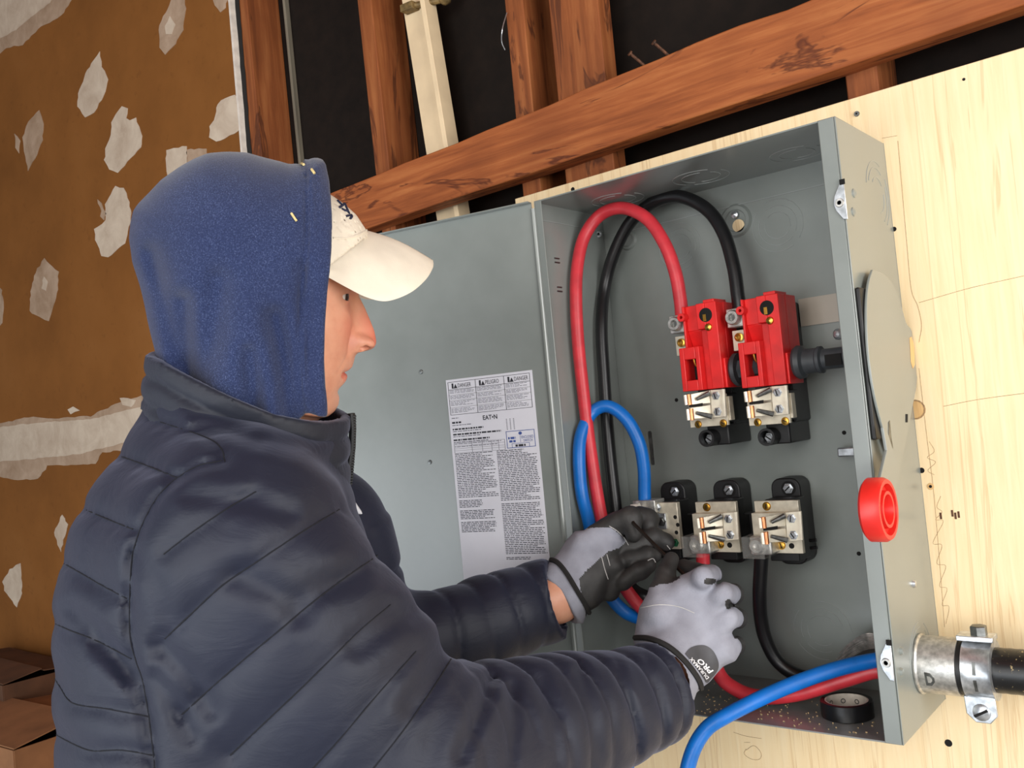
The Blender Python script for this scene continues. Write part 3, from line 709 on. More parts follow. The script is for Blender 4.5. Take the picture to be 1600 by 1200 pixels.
def bottom_unit():
    u = empty('fuse_base', (.27, yb, .169), 'silver jaw terminal with the black cable below it, nearest the enclosure side with the knob', 'terminal', 'silver jaw terminals on black bases')
    low_base(u)
    x0, x1, z0, z1 = prect(1183, 782, 1252, 864, .094)
    pl = MB().box(x0, x1, .092, .099, z0, z1).build('terminal_plate', M['tin_plate'], u, bevel=.0006)
    for px, mt in (((1198, 791), 'brass'), ((1221, 852), 'brass')):
        hexscrew(onY(*px, .092), .0046, u, mt, t=.002, slot=False)
    MB().lathe(onY(1237, 853, .092), V(0, -1, 0), [(0, .0036), (.0003, .0036), (.0003, 0)], n=16).build('plate_hole', M['dark_hole'], pl)
    x0, x1, z0, z1 = prect(1178, 801, 1230, 846, .082)
    MB().box(x0, x1, .078, .092, z0, z1).build('jaw_block', M['tin_plate'], u, bevel=.0006)
    jaw(u, 1239, 823)
    # black side clips
    c = onY(1172, 818, .125)
    k = MB(); k.box(c[0] - .002, c[0] + .012, .118, .130, c[2] - .016, c[2] - .013); k.box(c[0] - .004, c[0] + .012, .118, .130, c[2] + .013, c[2] + .016); k.box(c[0] + .002, c[0] + .012, .120, .130, c[2] - .015, c[2] + .015); k.build('side_clip', M['black_plastic'], u, bevel=.0006)
    c = onY(1262, 846, .150)
    k = MB(); k.cyl(c + V(-.012, 0, 0), c + V(.012, .0, .002), .0022, n=8); k.cyl(c + V(-.012, 0, -.010), c + V(.012, .0, -.008), .0022, n=8); k.build('side_fin', M['black_plastic'], u)
    # cable lug in its clear cover
    c = onY(1181, 854, .060)
    MB().box(c[0] - .011, c[0] + .018, .066, .098, c[2] - .012, c[2] + .012).build('lug_block', M['aluminium'], u, bevel=.0025)
    s = MB().lathe(c + V(0, .010, 0), V(0, -1, 0), [(0, .0100), (.008, .0100), (.0105, .0082), (.0105, .005), (.006, .0045), (.006, 0)], n=24).build('lug_screw', M['aluminium'], u)
    cv = MB(); x0, x1, z0, z1 = c[0] - .013, c[0] + .016, c[2] - .0135, c[2] + .0135
    cv.box(x0, x1, .0475, .0485, z0, z1); cv.box(x0, x0 + .001, .0485, .10, z0, z1); cv.box(x0, x1, .0485, .10, z0, z0 + .001); cv.box(x0, x1, .0485, .10, z1 - .001, z1)
    cv.build('lug_cover', M['clear_plastic'], u)
    return u
B3 = bottom_unit()
dx2 = onY(1112, 755, .137)[0] - onY(1203, 755, .137)[0]
B2 = copy_tree(B3, None, V(dx2, 0, 0)); tag(B2, 'silver jaw terminal on black base between the other two, with a red cable end below')
dx1 = onY(1030, 757, .137)[0] - onY(1203, 752, .137)[0]
B1 = empty('neutral_block', (.27 + dx1, yb, .169), 'plain silver neutral terminal on black base with the blue cable, partly behind the glove', 'terminal')
tmp = empty('tmp', (.27, yb, .169)); low_base(tmp)
for ch in [x for x in bpy.data.objects if x.parent == tmp]:
    ch.parent = B1
bpy.data.objects.remove(tmp)
x0, x1, z0, z1 = prect(1022, 785, 1063, 857, .094)
MB().box(x0, x1, .090, .099, z0, z1).build('terminal_plate', M['tin_plate'], B1, bevel=.0008)
for px in ((1055, 808), (1059, 820), (1057, 832)):
    MB().lathe(onY(*px, .090), V(0, -1, 0), [(0, .0028), (.0003, .0028), (.0003, 0)], n=14).build('plate_hole', M['dark_hole'], B1)
simple('green_screw', (20, 110, 70), .4)
hexscrew(onY(1055, 848, .090), .0048, B1, 'green_screw', t=.003)
hexscrew(onY(1027, 793, .088), .0052, B1, 'zinc', t=.003)
c = onY(1034, 814, .089); MB().box(c[0] - .008, c[0] + .008, .086, .090, c[2] - .011, c[2] + .011).build('clamp_plate', M['zinc'], B1, bevel=.0006)
hexscrew(onY(1034, 815, .086), .0055, B1, 'dark_zinc', t=.003)
c = onY(1008, 790, .085); MB().box(c[0] - .016, c[0] + .020, .078, .106, c[2] - .010, c[2] + .008).build('lug_block', M['aluminium'], B1, bevel=.001)
simple('white_nylon', (222, 218, 206), .5)
A = onY(1000, 795, .070); MB().lathe(A, V(-1, -.25, -.1), [(0, .008), (.012, .008), (.013, .006), (.014, 0)], n=20).build('lug_plug', M['white_nylon'], B1)

# ================================================================== CABLES
def cable(name, mat, pts, label, r=.0092, lead=None):
    b = MB(); b.tube(spline(pts, 10), r, 18)
    o = b.build(name, M[mat], smooth=60, loc=pts[0]); tag(o, label, 'cable'); return o
t1l = onY(1054, 512, .095); t2l = onY(1146, 490, .095)
ax = lambda px, py, X: onX(px, py, X)
red_l = [onY(1066, 500, .093), onY(1063, 468, .093), onY(1055, 425, .093), onY(1038, 380, .094), onY(1010, 341, .098), onY(972, 325, .102), onY(938, 336, .100), onY(914, 368, .088), ax(903, 410, .016), ax(900, 460, .016), ax(903, 530, .016), ax(911, 610, .017), ax(922, 700, .020), ax(938, 800, .030), ax(958, 880, .040), ax(985, 930, .055), ax(1025, 968, .085), onY(1075, 985, .10)]
cable('red_cable', 'red_insulation', red_l, 'thick red cable arched up the left of the box to the red switch')
blk_l = [onY(1156, 486, .098), onY(1153, 462, .100), onY(1146, 415, .106), onY(1130, 363, .115), onY(1103, 326, .125), onY(1060, 307, .132), onY(1018, 318, .138), onY(983, 350, .140), onY(958, 400, .140), ax(945, 450, .015), ax(940, 510, .016), ax(944, 590, .018), ax(952, 700, .020), ax(963, 800, .025), ax(972, 860, .03), ax(985, 915, .045), ax(1015, 935, .075), onY(1065, 955, .125)]
cable('black_cable', 'black_insulation', blk_l, 'thick black cable arched above the red one to the second red switch')
blu_l = [onY(1008, 790, .092), onY(1007, 770, .092), onY(1006, 730, .090), onY(998, 690, .086), onY(978, 654, .080), onY(950, 635, .072), onY(925, 645, .062), ax(908, 680, .014), ax(905, 720, .014), ax(909, 770, .014), ax(920, 815, .016), ax(932, 870, .020), ax(950, 925, .030), ax(975, 955, .045), ax(1003, 968, .06), onY(1040, 985, .06), onY(1065, 1030, .02), onY(1040, 1090, -.028), onY(1000, 1150, -.036), onY(975, 1220, -.045), onY(985, 1300, -.055), onY(1030, 1330, -.062), onY(1066, 1285, -.066), onY(1070, 1225, -.064), onY(1082, 1175, -.054), onY(1102, 1141, -.040), onY(1130, 1121, -.026), onY(1195, 1088, .010), onY(1260, 1061, .040), onY(1320, 1042, .066), onY(1380, 1030, .088), V(W + .02, .098, .078), V(W + .12, .095, .078)]
cable('blue_cable', 'blue_insulation', blu_l, 'bright blue cable looping from the neutral terminal and out along the box bottom')
red_b = [onY(1098, 862, .082), onY(1099, 885, .083), onY(1103, 930, .080), onY(1110, 990, .070), onY(1122, 1050, .058), onY(1150, 1077, .056), onY(1190, 1089, .058), onY(1250, 1083, .064), onY(1320, 1062, .076), onY(1380, 1047, .088), V(W + .02, .084, .056), V(W + .12, .086, .056)]
cable('red_cable', 'red_insulation', red_b, 'red cable lying low along the box bottom under the blue one')
blk_b = [onY(1190, 858, .085), onY(1189, 885, .088), onY(1187, 925, .095), onY(1189, 965, .105), onY(1197, 1000, .112), onY(1216, 1034, .117), onY(1250, 1056, .119), onY(1300, 1060, .118), onY(1370, 1030, .112), V(W + .02, .108, .060), V(W + .12, .106, .060)]
cable('black_cable', 'black_insulation', blk_b, 'black cable dropping from the silver jaw terminal to the box floor')
gr = empty('bare_ground_wire', onY(1340, 1010, .12), 'loose bundle of bare silver strands by the conduit opening', 'wire')
for k in range(13):
    s = (k - 6) / 6
    pts = [V(W + .02, .112 + .002 * s, .088 + .003 * s), onY(1378, 1002 + 9 * s, .125), onY(1352, 1003 + 12 * s, .128 + .004 * s), onY(1330, 1014 + 11 * s + rnd.uniform(-2, 2), .132), onY(1312 + rnd.uniform(-5, 5), 1030 + 9 * s, .135)]
    MB().tube(spline(pts, 6), .0010, 6).build('strand', M['aluminium'], gr)

# ================================================================== CONDUIT
cy_, cz_ = .0905, .066; RC = .0325
cn = empty('conduit_connector', (W + .03, cy_, cz_ - RC), 'galvanised conduit connector clamped into the side of the grey box', 'connector')
X0 = W + .0005
ct = lambda x: V(x, cy_, cz_)
MB().lathe(ct(X0), V(1, 0, 0), [(0, .034), (.002, .0345), (.004, RC), (.044, RC), (.044, RC - .002), (.004, RC - .003)], n=48).build('barrel', M['aluminium'], cn)
MB().lathe(ct(X0 + .010), V(0.45, -1, -.25), [(0, 0)] + [(0, .001)], n=6).build('barrel_core', M['dark_zinc'], cn)
MB().lathe(ct(X0 + .050), V(1, 0, 0), [(-.008, RC * .93), (.0, RC * .93), (.012, RC * .9)], n=40).build('throat', M['black_plastic'], cn)
st = MB(); st.lathe(ct(X0 + .050), V(1, 0, 0), [(0, RC * .955), (0, RC * 1.02), (.003, RC * .99), (.027, RC * .99), (.030, RC * 1.02), (.030, RC * .955)], n=48); st.build('strap', M['zinc'], cn)
for a in (.25, -.35):
    n_ = V(0, -math.cos(a), math.sin(a)); MB().obox(ct(X0 + .064) + n_ * (RC * .995), V(.0016, 0, 0), np.cross(n_, V(1, 0, 0)) * .007, n_ * .0004).build('strap_slot', M['dark_zinc'], cn)
# strap ears with bolt above and below
ear = MB(); ear.obox(ct(X0 + .064) + V(0, -.004, RC + .004), V(.019, 0, 0), V(0, .012, 0), V(0, 0, .003)); ear.build('strap_ear', M['zinc'], cn, bevel=.001)
MB().lathe(ct(X0 + .067) + V(0, -.004, RC + .007), V(0, 0, 1), [(0, .009), (.009, .009), (.010, .008), (.010, 0)], n=6).build('hex_bolt', M['dark_zinc'], cn, smooth=20)
ec = ct(X0 + .063) + V(0, -.018, -RC - .010)
e2 = MB(); e2.prism([ec + V(x, 0, z) for x, z in ((-.016, .016), (.016, .016), (.017, -.004), (.009, -.013), (-.006, -.013), (-.015, -.004))], V(0, .004, 0)); e2.build('strap_ear', M['zinc'], cn, bevel=.001)
s = MB().lathe(ec + V(.001, 0, -.001), V(0, -1, 0), [(0, .0095), (.002, .009), (.004, .006), (.0045, 0)], n=20).build('round_screw', M['zinc'], cn)
MB().obox(ec + V(.001, -.0045, -.001), V(.007, 0, .004), V(0, .0004, 0), V(-.0008, 0, .0012)).build('screw_slot', M['dark_hole'], s)
# embossed letter on the barrel
n_ = V(.0, -math.cos(-.25), math.sin(-.25)); tu = V(1, 0, 0); tv = np.cross(tu, n_) * -1
if tv[2] < 0: tv = -tv
pc = ct(X0 + .017) + n_ * (RC - .0002)
bo = MB(); pts = [(-.005, -.008), (-.005, .008), (.001, .007), (.0048, .002), (.0048, -.003), (.001, -.008)]
bo.prism([pc + tu * a + tv * b for a, b in pts], n_ * .0010); bo.build('embossed_mark', M['dark_zinc'], cn)
bo = MB(); bo.prism([pc + n_ * .001 + tu * a * .5 + tv * b * .5 for a, b in pts], n_ * .0003); bo.build('embossed_mark', M['aluminium'], cn)
cdt = MB(); prof = [(0, .0245)]
for k in range(60): prof += [(.004 + k * .012, .0247), (.010 + k * .012, .0243)]
cdt.lathe(ct(X0 + .055), V(1, 0, 0), prof, n=40); cdo = cdt.build('flexible_conduit', M['conduit_rubber'], smooth=60); tag(cdo, 'black flexible conduit running from the connector out of view', 'conduit')

# ================================================================== TAPE ROLL, DEBRIS
tc = onZ(1325, 1118, T_ ); tc = V(tc[0], tc[1], T_ + .0002)
tr = empty('tape_roll', tc, 'roll of black electrical tape lying on the box floor', 'tape')
MB().lathe(tc, V(0, 0, 1), [(0, .0252), (0, .0298), (.0008, .0305), (.0182, .0305), (.019, .0298), (.019, .0252)], n=48, close=True).build('tape', M['tape_black'], tr)
MB().lathe(tc, V(0, 0, 1), [(.0004, .0236), (.0004, .0252), (.0188, .0252), (.0188, .0236)], n=48, close=True).build('core', M['core_paper'], tr)
for k in range(9):
    a = k * .7; MB().lathe(tc + V(.0235 * math.cos(a), .0235 * math.sin(a), .010), V(-math.cos(a), -math.sin(a), 0), [(0, .0030), (.0002, .0030), (.0002, .0020), (0, .0020)], n=12, close=True).build('core_print', M['dark_zinc'], tr)
ch = MB(); r2 = random.Random(3)
for k in range(170):
    x, y = r2.uniform(.03, W - .02), min(.165, abs(r2.gauss(.03, .05)) + .004)
    a = r2.uniform(0, PI); l, w = r2.uniform(.0004, .0014) * (2 if r2.random() < .06 else 1), r2.uniform(.0003, .0006)
    ch.obox(V(x, y, T_ + .0006), V(math.cos(a), math.sin(a), 0) * l, V(-math.sin(a), math.cos(a), 0) * w, V(0, 0, .0004))
o = ch.build('wood_shavings', M['sawdust'], smooth=None); tag(o, 'pale wood shavings scattered on the box floor', 'debris', kind='stuff')

# ================================================================== CARDBOARD at the far left
def carton(name, px, Y0, size, rz, label, mat, flap=None):
    c = onY(*px, Y0); o = empty(name, c, label, 'box')
    ca, sa = math.cos(rz), math.sin(rz); ux, uy = V(ca, sa, 0), V(-sa, ca, 0); sx, sy, sz = size
    b = MB(); t = .004
    for cc, ax_, ay_, az_ in ((V(0, 0, -sz + t / 2), ux * sx / 2, uy * sy / 2, V(0, 0, t / 2)), (V(0, 0, -sz / 2) + ux * sx / 2, ux * t / 2, uy * sy / 2, V(0, 0, sz / 2)), (V(0, 0, -sz / 2) - ux * sx / 2, ux * t / 2, uy * sy / 2, V(0, 0, sz / 2)), (V(0, 0, -sz / 2) + uy * sy / 2, ux * sx / 2, uy * t / 2, V(0, 0, sz / 2)), (V(0, 0, -sz / 2) - uy * sy / 2, ux * sx / 2, uy * t / 2, V(0, 0, sz / 2))):
        b.obox(c + cc, ax_, ay_, az_)
    b.build('carton_wall', M[mat], o)
    for s, ang in ((1, .10), (-1, .16)):
        f = MB(); dv = -s * uy * math.cos(ang) + V(0, 0, math.sin(ang))
        f.obox(c + uy * s * sy / 2 + dv * sy * .245 + V(0, 0, .003), ux * sx / 2, dv * sy * .245, np.cross(ux, dv) * .0015)
        f.build('carton_flap', M[mat], o)
    return o
carton('cardboard_box', (40, 1112), -.02, (.60, .34, .62), .05, 'large brown cardboard box low at the left behind the jacket', 'cardboard')
carton('cardboard_box', (10, 1040), .06, (.50, .20, .10), -.03, 'flat dark cardboard carton lying on the larger box', 'dark_cardboard')
# ================================================================== PERSON
def surfnet(F, xs, ys, zs):
    """surface of F<0 on a rectilinear grid -> verts (grid coords), quads"""
    nx, ny, nz = len(xs), len(ys), len(zs)
    S_ = F < 0
    cnt = np.zeros((nx - 1, ny - 1, nz - 1), np.int8); 
    for a in (0, 1):
        for b in (0, 1):
            for c in (0, 1): cnt += S_[a:nx - 1 + a, b:ny - 1 + b, c:nz - 1 + c]
    cells = np.argwhere((cnt > 0) & (cnt < 8)); N = len(cells)
    idx = -np.ones((nx - 1, ny - 1, nz - 1), np.int64); idx[cells[:, 0], cells[:, 1], cells[:, 2]] = np.arange(N)
    acc = np.zeros((N, 3)); num = np.zeros(N)
    cor = [(a, b, c) for a in (0, 1) for b in (0, 1) for c in (0, 1)]
    for p in cor:
        for ax_ in range(3):
            if p[ax_]: continue
            q = list(p); q[ax_] = 1
            i, j, k = cells[:, 0], cells[:, 1], cells[:, 2]
            fa = F[i + p[0], j + p[1], k + p[2]]; fb = F[i + q[0], j + q[1], k + q[2]]
            mk = (fa < 0) != (fb < 0)
            t = np.where(mk, fa / np.where(mk, fa - fb, 1), 0)
            A = np.stack([xs[i + p[0]], ys[j + p[1]], zs[k + p[2]]], 1); B = np.stack([xs[i + q[0]], ys[j + q[1]], zs[k + q[2]]], 1)
            acc += mk[:, None] * (A + (B - A) * t[:, None]); num += mk
    v = acc / num[:, None]; quads = []
    for ax_ in range(3):
        a1, a2 = (ax_ + 1) % 3, (ax_ + 2) % 3
        sl0 = [slice(None)] * 3; sl1 = [slice(None)] * 3; sl0[ax_] = slice(0, -1); sl1[ax_] = slice(1, None)
        s0, s1 = S_[tuple(sl0)], S_[tuple(sl1)]
        e = np.argwhere(s0 != s1)
        ok = (e[:, a1] > 0) & (e[:, a2] > 0) & (e[:, a1] < (nx, ny, nz)[a1] - 1) & (e[:, a2] < (nx, ny, nz)[a2] - 1); e = e[ok]
        def g(d1, d2):
            t = e.copy(); t[:, a1] += d1; t[:, a2] += d2; return idx[t[:, 0], t[:, 1], t[:, 2]]
        q = np.stack([g(-1, -1), g(0, -1), g(0, 0), g(-1, 0)], 1)
        fl = s0[e[:, 0], e[:, 1], e[:, 2]]; q[~fl] = q[~fl][:, ::-1]; quads.append(q)
    return v, np.concatenate(quads)
class Frame:
    """upright frame facing the viewer: u to the right of the figure's profile, v up, w towards its right side"""
    def __init__(s, px, py, z):
        s.c = dep(px, py, z); d = s.c - CAM; s.n = -d / np.linalg.norm(d)
        s.e2 = UP - s.n * (UP @ s.n); s.e2 /= np.linalg.norm(s.e2); s.e1 = np.cross(s.e2, s.n)
        s.B = np.stack([s.e1, s.e2, s.n])
    def px(s, x, y, w=0.):
        d = ray(x, y); t = ((s.c + s.n * w - CAM) @ s.n) / (d @ s.n); p = CAM + d * t - s.c
        return V(p @ s.e1, p @ s.e2, w)
    def pxl(s, L): return np.array([s.px(*p)[:2] for p in L])
    def to(s, P): return s.B @ (np.asarray(P) - s.c)
    def world(s, v): return s.c + np.asarray(v) @ s.B
def smin(a, b, k):
    h = np.clip(.5 + .5 * (b - a) / k, 0, 1); return b + (a - b) * h - k * h * (1 - h)
def polysd(U_, V_, poly):       # signed distance in the plane, positive inside
    d = np.full(U_.shape, 1e9); ins = np.zeros(U_.shape, bool); n = len(poly)
    for i in range(n):
        a, b = poly[i], poly[(i + 1) % n]; e = b - a
        t = np.clip(((U_ - a[0]) * e[0] + (V_ - a[1]) * e[1]) / (e @ e + 1e-12), 0, 1)
        d = np.minimum(d, np.hypot(U_ - a[0] - t * e[0], V_ - a[1] - t * e[1]))
        c = (a[1] > V_) != (b[1] > V_)
        with np.errstate(divide='ignore', invalid='ignore'):
            ins ^= c & (U_ < (b[0] - a[0]) * (V_ - a[1]) / (b[1] - a[1]) + a[0])
    return np.where(ins, d, -d)
def linesd(U_, V_, pl):
    d = np.full(U_.shape, 1e9)
    for a, b in zip(pl[:-1], pl[1:]):
        e = b - a; t = np.clip(((U_ - a[0]) * e[0] + (V_ - a[1]) * e[1]) / (e @ e), 0, 1)
        d = np.minimum(d, np.hypot(U_ - a[0] - t * e[0], V_ - a[1] - t * e[1]))
    return d
def inflate(U_, V_, W_, poly, R, b, wc=0.):
    d2 = polysd(U_[:, :, 0], V_[:, :, 0], poly)[:, :, None]
    return (np.hypot(np.maximum(R - d2, 0), (W_ - wc) * R / b) - R) * min(1., b / R)
def cone(U_, V_, W_, a, b, ra, rb):
    """tapered capsule; returns distance and length along the axis"""
    e = b - a; L2 = e @ e
    t = ((U_ - a[0]) * e[0] + (V_ - a[1]) * e[1] + (W_ - a[2]) * e[2]) / L2
    tc = np.clip(t, 0, 1)
    d = np.sqrt((U_ - a[0] - tc * e[0]) ** 2 + (V_ - a[1] - tc * e[1]) ** 2 + (W_ - a[2] - tc * e[2]) ** 2)
    return d - (ra + (rb - ra) * tc), tc * math.sqrt(L2)
def ell(U_, V_, W_, c, r):
    return (np.sqrt(((U_ - c[0]) / r[0]) ** 2 + ((V_ - c[1]) / r[1]) ** 2 + ((W_ - c[2]) / r[2]) ** 2) - 1) * min(r)
def axis(lo, hi, h, fine=None):
    if fine is None: return np.arange(lo, hi + h, h)
    a, b, hf = fine; return np.concatenate([np.arange(lo, a, h), np.arange(a, b, hf), np.arange(b, hi + h, h)])
def wob(U_, V_, W_, f, seed, warp=.4):   # smooth wandering field, about -1..1
    r = np.random.RandomState(seed); o = 0
    for k in range(4):
        d = r.normal(size=3); d /= np.linalg.norm(d); ph = r.uniform(0, 6.3); ff = f * (1 + .45 * k)
        o = o + np.sin(ff * (d[0] * U_ + d[1] * V_ + d[2] * W_) + ph + warp * np.sin(ff * .7 * (d[1] * U_ - d[0] * V_ + d[2] * W_) + ph * 2)) / (1 + .5 * k)
    return o / 2
def skin_mesh(name, fr, F, xs, ys, zs, mats, parent, smooth_it=0, matfn=None, smooth=180):
    v, q = surfnet(F, xs, ys, zs)
    wv = fr.world(v); o3 = ORG[parent.name]
    me = bpy.data.meshes.new(name)
    me.vertices.add(len(wv)); me.vertices.foreach_set('co', (wv - o3).astype(np.float32).ravel())
    me.loops.add(4 * len(q)); me.loops.foreach_set('vertex_index', q.astype(np.int32).ravel())
    me.polygons.add(len(q)); me.polygons.foreach_set('loop_start', np.arange(0, 4 * len(q), 4, dtype=np.int32))
    if not isinstance(mats, (list, tuple)): mats = [mats]
    for mt in mats: me.materials.append(mt)
    me.update(calc_edges=True)
    me.polygons.foreach_set('use_smooth', np.ones(len(q), bool))
    if matfn is not None:
        fc = v[q].mean(1); me.polygons.foreach_set('material_index', matfn(fc).astype(np.int32))
    me.validate(); me.update()
    o = bpy.data.objects.new(name, me); COL.objects.link(o); o.parent = parent; ORG[o.name] = o3
    if smooth_it:
        s = o.modifiers.new('smooth', 'SMOOTH'); s.factor = .5; s.iterations = smooth_it
    return o

# ---- materials of the man
def skin():
    t = NT('skin'); v = t.coord(); f = t.noise(v, 28, 4, .6); f2 = t.noise(v, 240, 3)
    c = t.ramp(f, [(.3, (202, 138, 112)), (.5, (214, 154, 126)), (.75, (222, 166, 138))])
    at = t.node('ShaderNodeAttribute', attribute_name='flush'); c = t.mix(c, (206, 98, 80), at.outputs['Fac'])
    t.set(color=c, rough=.45, spec=.4, sss=.12); t.b.inputs['Subsurface Radius'].default_value = (.012, .004, .002)
    t.bump(f2, .12, .001); M['skin'] = t.m
skin()
def fleece():
    t = NT('hood_fleece'); v = t.coord((1, 1, 1)); f = t.noise(v, 800, 2, .7); f2 = t.noise(v, 12, 4); v3 = t.coord((.4, 1, 1)); f3 = t.noise(v3, 900, 1)
    c = t.ramp(f, [(.32, (33, 41, 70)), (.55, (46, 57, 92)), (.75, (84, 95, 130))])
    c = t.mix(c, (36, 44, 74), t.ramp(f2, [(.4, (0., 0., 0.)), (.75, (.5, .5, .5))]))
    t.set(color=c, rough=.95, spec=.1, sheen=.25); t.bump(f, .25, .0015); M['hood_fleece'] = t.m
fleece()
def nylon(name, a, b, rough):
    t = NT(name); v = t.coord(); f = t.noise(v, 7, 4, .6); fine = t.noise(v, 900, 1)
    wv = t.coord((1, 1, 2.2)); f2 = t.noise(wv, 16, 5, .6, 1.2)
    t.set(color=t.ramp(f, [(.3, a), (.7, b)]), rough=rough, spec=.45, sheen=.22, sheenr=.4)
    t.b.inputs['Sheen Tint'].default_value = (.62, .66, .9, 1)
    t.bump(f2, .28, .004); M[name] = t.m
nylon('jacket_nylon', (19, 24, 41), (25, 30, 49), .6)
nylon('collar_nylon', (24, 27, 38), (32, 36, 48), .65)
simple('cap_cotton', (232, 222, 204), .9, var=.05, scale=25, bump=.2, bscale=700)
simple('thread_navy', (40, 46, 74), .8); simple('seam_thread', (14, 16, 26), .9)
simple('glove_grey', (150, 152, 164), .85, var=.08, scale=40, bump=.35, bscale=600)
simple('glove_dark', (52, 51, 50), .6, var=.3, scale=45, bump=.4, bscale=120)
simple('glove_binding', (34, 33, 32), .8, var=.2)
simple('stitch_white', (190, 188, 186), .8)
simple('zip_black', (20, 20, 22), .45)
simple('lining_white', (214, 216, 222), .8)
simple('eye_white', (214, 206, 200), .2, var=.03); simple('iris_dark', (48, 36, 30), .15)
simple('trouser_denim', (52, 58, 74), .9, var=.15); simple('boot_leather', (66, 46, 32), .6)
simple('tool_steel', (70, 62, 56), .35, .8)

HF = Frame(430, 450, .92)
person = empty('person', (HF.c[0], HF.c[1], ZF), 'man in navy puffer jacket, blue hood and white cap wiring the open grey box', 'person')
h = HF.px
# arm joints (world), shared by body, jacket and gloves
SR, ER, WR_ = dep(378, 858, .775), dep(640, 1222, .80), dep(1020, 1082, 1.03)
SL, EL, WL = dep(500, 830, 1.10), dep(570, 1035, 1.12), dep(872, 934, 1.225)
# ------------------------------------------------ body: head, neck, trunk, arms in one mesh
prof = [(262, 440), (275, 480), (300, 512), (330, 530), (380, 544), (430, 552), (448, 558), (462, 560.5), (472, 566), (482, 571), (505, 580.5), (515, 584.5), (525, 587), (534, 588), (540, 587), (545, 582.5), (548, 573), (550, 560), (556, 555), (566, 552.5), (574, 550), (578, 545.5), (581, 541.5), (587, 543), (593, 541.5), (599, 537), (606, 528.5), (612, 527), (622, 530), (632, 528.5), (641, 522), (648, 510), (660, 490)]
base = [(262, 440), (300, 508), (330, 528), (380, 544), (430, 551), (462, 551), (500, 549), (545, 547), (575, 545), (600, 537), (622, 527), (641, 518), (660, 490)]
pv = np.array([h(x, y)[:2] for y, x in prof]); bv = np.array([h(x, y)[:2] for y, x in base])
vy = lambda y: h(540, y)[1]
xs = axis(-.30, .62, .009, (h(470, 500)[0], h(604, 500)[0], .0019)); ys = axis(-.62, .16, .009, (vy(665), vy(425), .0019)); zs = axis(-.36, .26, .009, (-.034, .07, .0022))
U_, V_, W_ = np.meshgrid(xs, ys, zs, indexing='ij', sparse=False)
def itp(tab, vv):
    o = np.argsort(tab[:, 1]); return np.interp(vv, tab[o, 1], tab[o, 0])
v1 = ys[None, :, None]; w1 = zs[None, None, :]
ub = itp(bv, v1); dn_ = itp(pv, v1) - ub
sig = np.interp(v1, [vy(650), vy(620), vy(590), vy(556), vy(546), vy(530), vy(500), vy(470), vy(440)], [.024, .022, .022, .018, .0155, .0150, .0110, .0090, .03])
drop = .085 * (1 - np.sqrt(np.clip(1 - (w1 / .078) ** 2, 0, 1))) + 40 * np.maximum(np.abs(w1) - .076, 0)
Ff = ub - drop + dn_ * np.exp(-(w1 / sig) ** 2 * .9)
# nose wings, cheek, eye sockets, brow, mouth corner, nostril
ga = lambda vv, ww, sv, sw: np.exp(-((v1 - vv) / sv) ** 2 - ((np.abs(w1) - ww) / sw) ** 2)
Ff = Ff + .014 * ga(vy(536), .0155, .0080, .0058) - .0075 * ga(vy(532), .0245, .010, .0032) - .003 * ga(vy(518), .0150, .0035, .006) + .006 * ga(vy(508), .040, .020, .018) - .0065 * ga(vy(464), .029, .009, .013) + .005 * ga(vy(446), .030, .008, .018)
Ff = Ff - .0055 * np.exp(-((v1 - vy(579) + .12 * np.abs(w1)) / .0021) ** 2) * (np.abs(w1) < .027) - .004 * ga(vy(581), .027, .004, .004)
Ff = Ff - .0011 * np.exp(-((np.abs(w1) - .018 - .9 * np.maximum(vy(536) - v1, 0)) / .003) ** 2) * (v1 < vy(536)) * (v1 > vy(580))
Ff = Ff - .0025 * ga(vy(606), 0, .004, .02) + .0012 * ga(vy(455), .03, .0022, .013) - .0012 * ga(vy(459.5), .03, .0018, .014) + .0030 * ga(vy(454.5), .027, .0035, .012) + .0022 * ga(vy(471.5), .027, .003, .011)
face = np.maximum((U_ - Ff) * .62, -(U_ - h(430, 500)[0]))
face = np.maximum(face, np.maximum(V_ - vy(330), vy(648) - V_ - .35 * (U_ - h(520, 640)[0])))
skull = ell(U_, V_, W_, h(400, 402), (.092, .084, .075))
body = smin(face, skull, .012)
nost = ell(U_, V_, np.abs(W_), h(566, 543) + V(0, 0, .0150), (.0075, .0032, .0050)); body = np.maximum(body, -nost)
ec0 = h(525, 462.5) ; lid = np.sqrt((U_ - ec0[0]) ** 2 + (V_ - ec0[1]) ** 2 + (np.abs(W_) - .029) ** 2) - .0116
body = smin(body, np.maximum(lid, .0030 - np.abs(V_ - ec0[1] - .0003 + .10 * (U_ - ec0[0]))), .003)
nk, _ = cone(U_, V_, W_, h(400, 560), h(370, 800), .060, .065); body = smin(body, nk, .03)
tr1 = ell(U_, V_, W_, h(345, 960), (.085, .22, .12)); body = smin(body, tr1, .05)
hf = HF.to
WRH, WLH = dep(1075, 1010, 1.075), dep(935, 880, 1.235)
for a, b, c_, hnd in ((SR, ER, WR_, WRH), (SL, EL, WL, WLH)):
    d1, _ = cone(U_, V_, W_, hf(a), hf(b), .058, .045); d2, _ = cone(U_, V_, W_, hf(b), hf(c_), .044, .031); d3, _ = cone(U_, V_, W_, hf(c_), hf(hnd), .030, .024)
    body = smin(body, smin(smin(d1, d2, .02), d3, .015), .03)
bd = skin_mesh('body', HF, body, xs, ys, zs, M['skin'], person, 1)
co = np.zeros(len(bd.data.vertices) * 3, np.float32); bd.data.vertices.foreach_get('co', co); co = (co.reshape(-1, 3) + ORG[person.name] - HF.c) @ HF.B.T
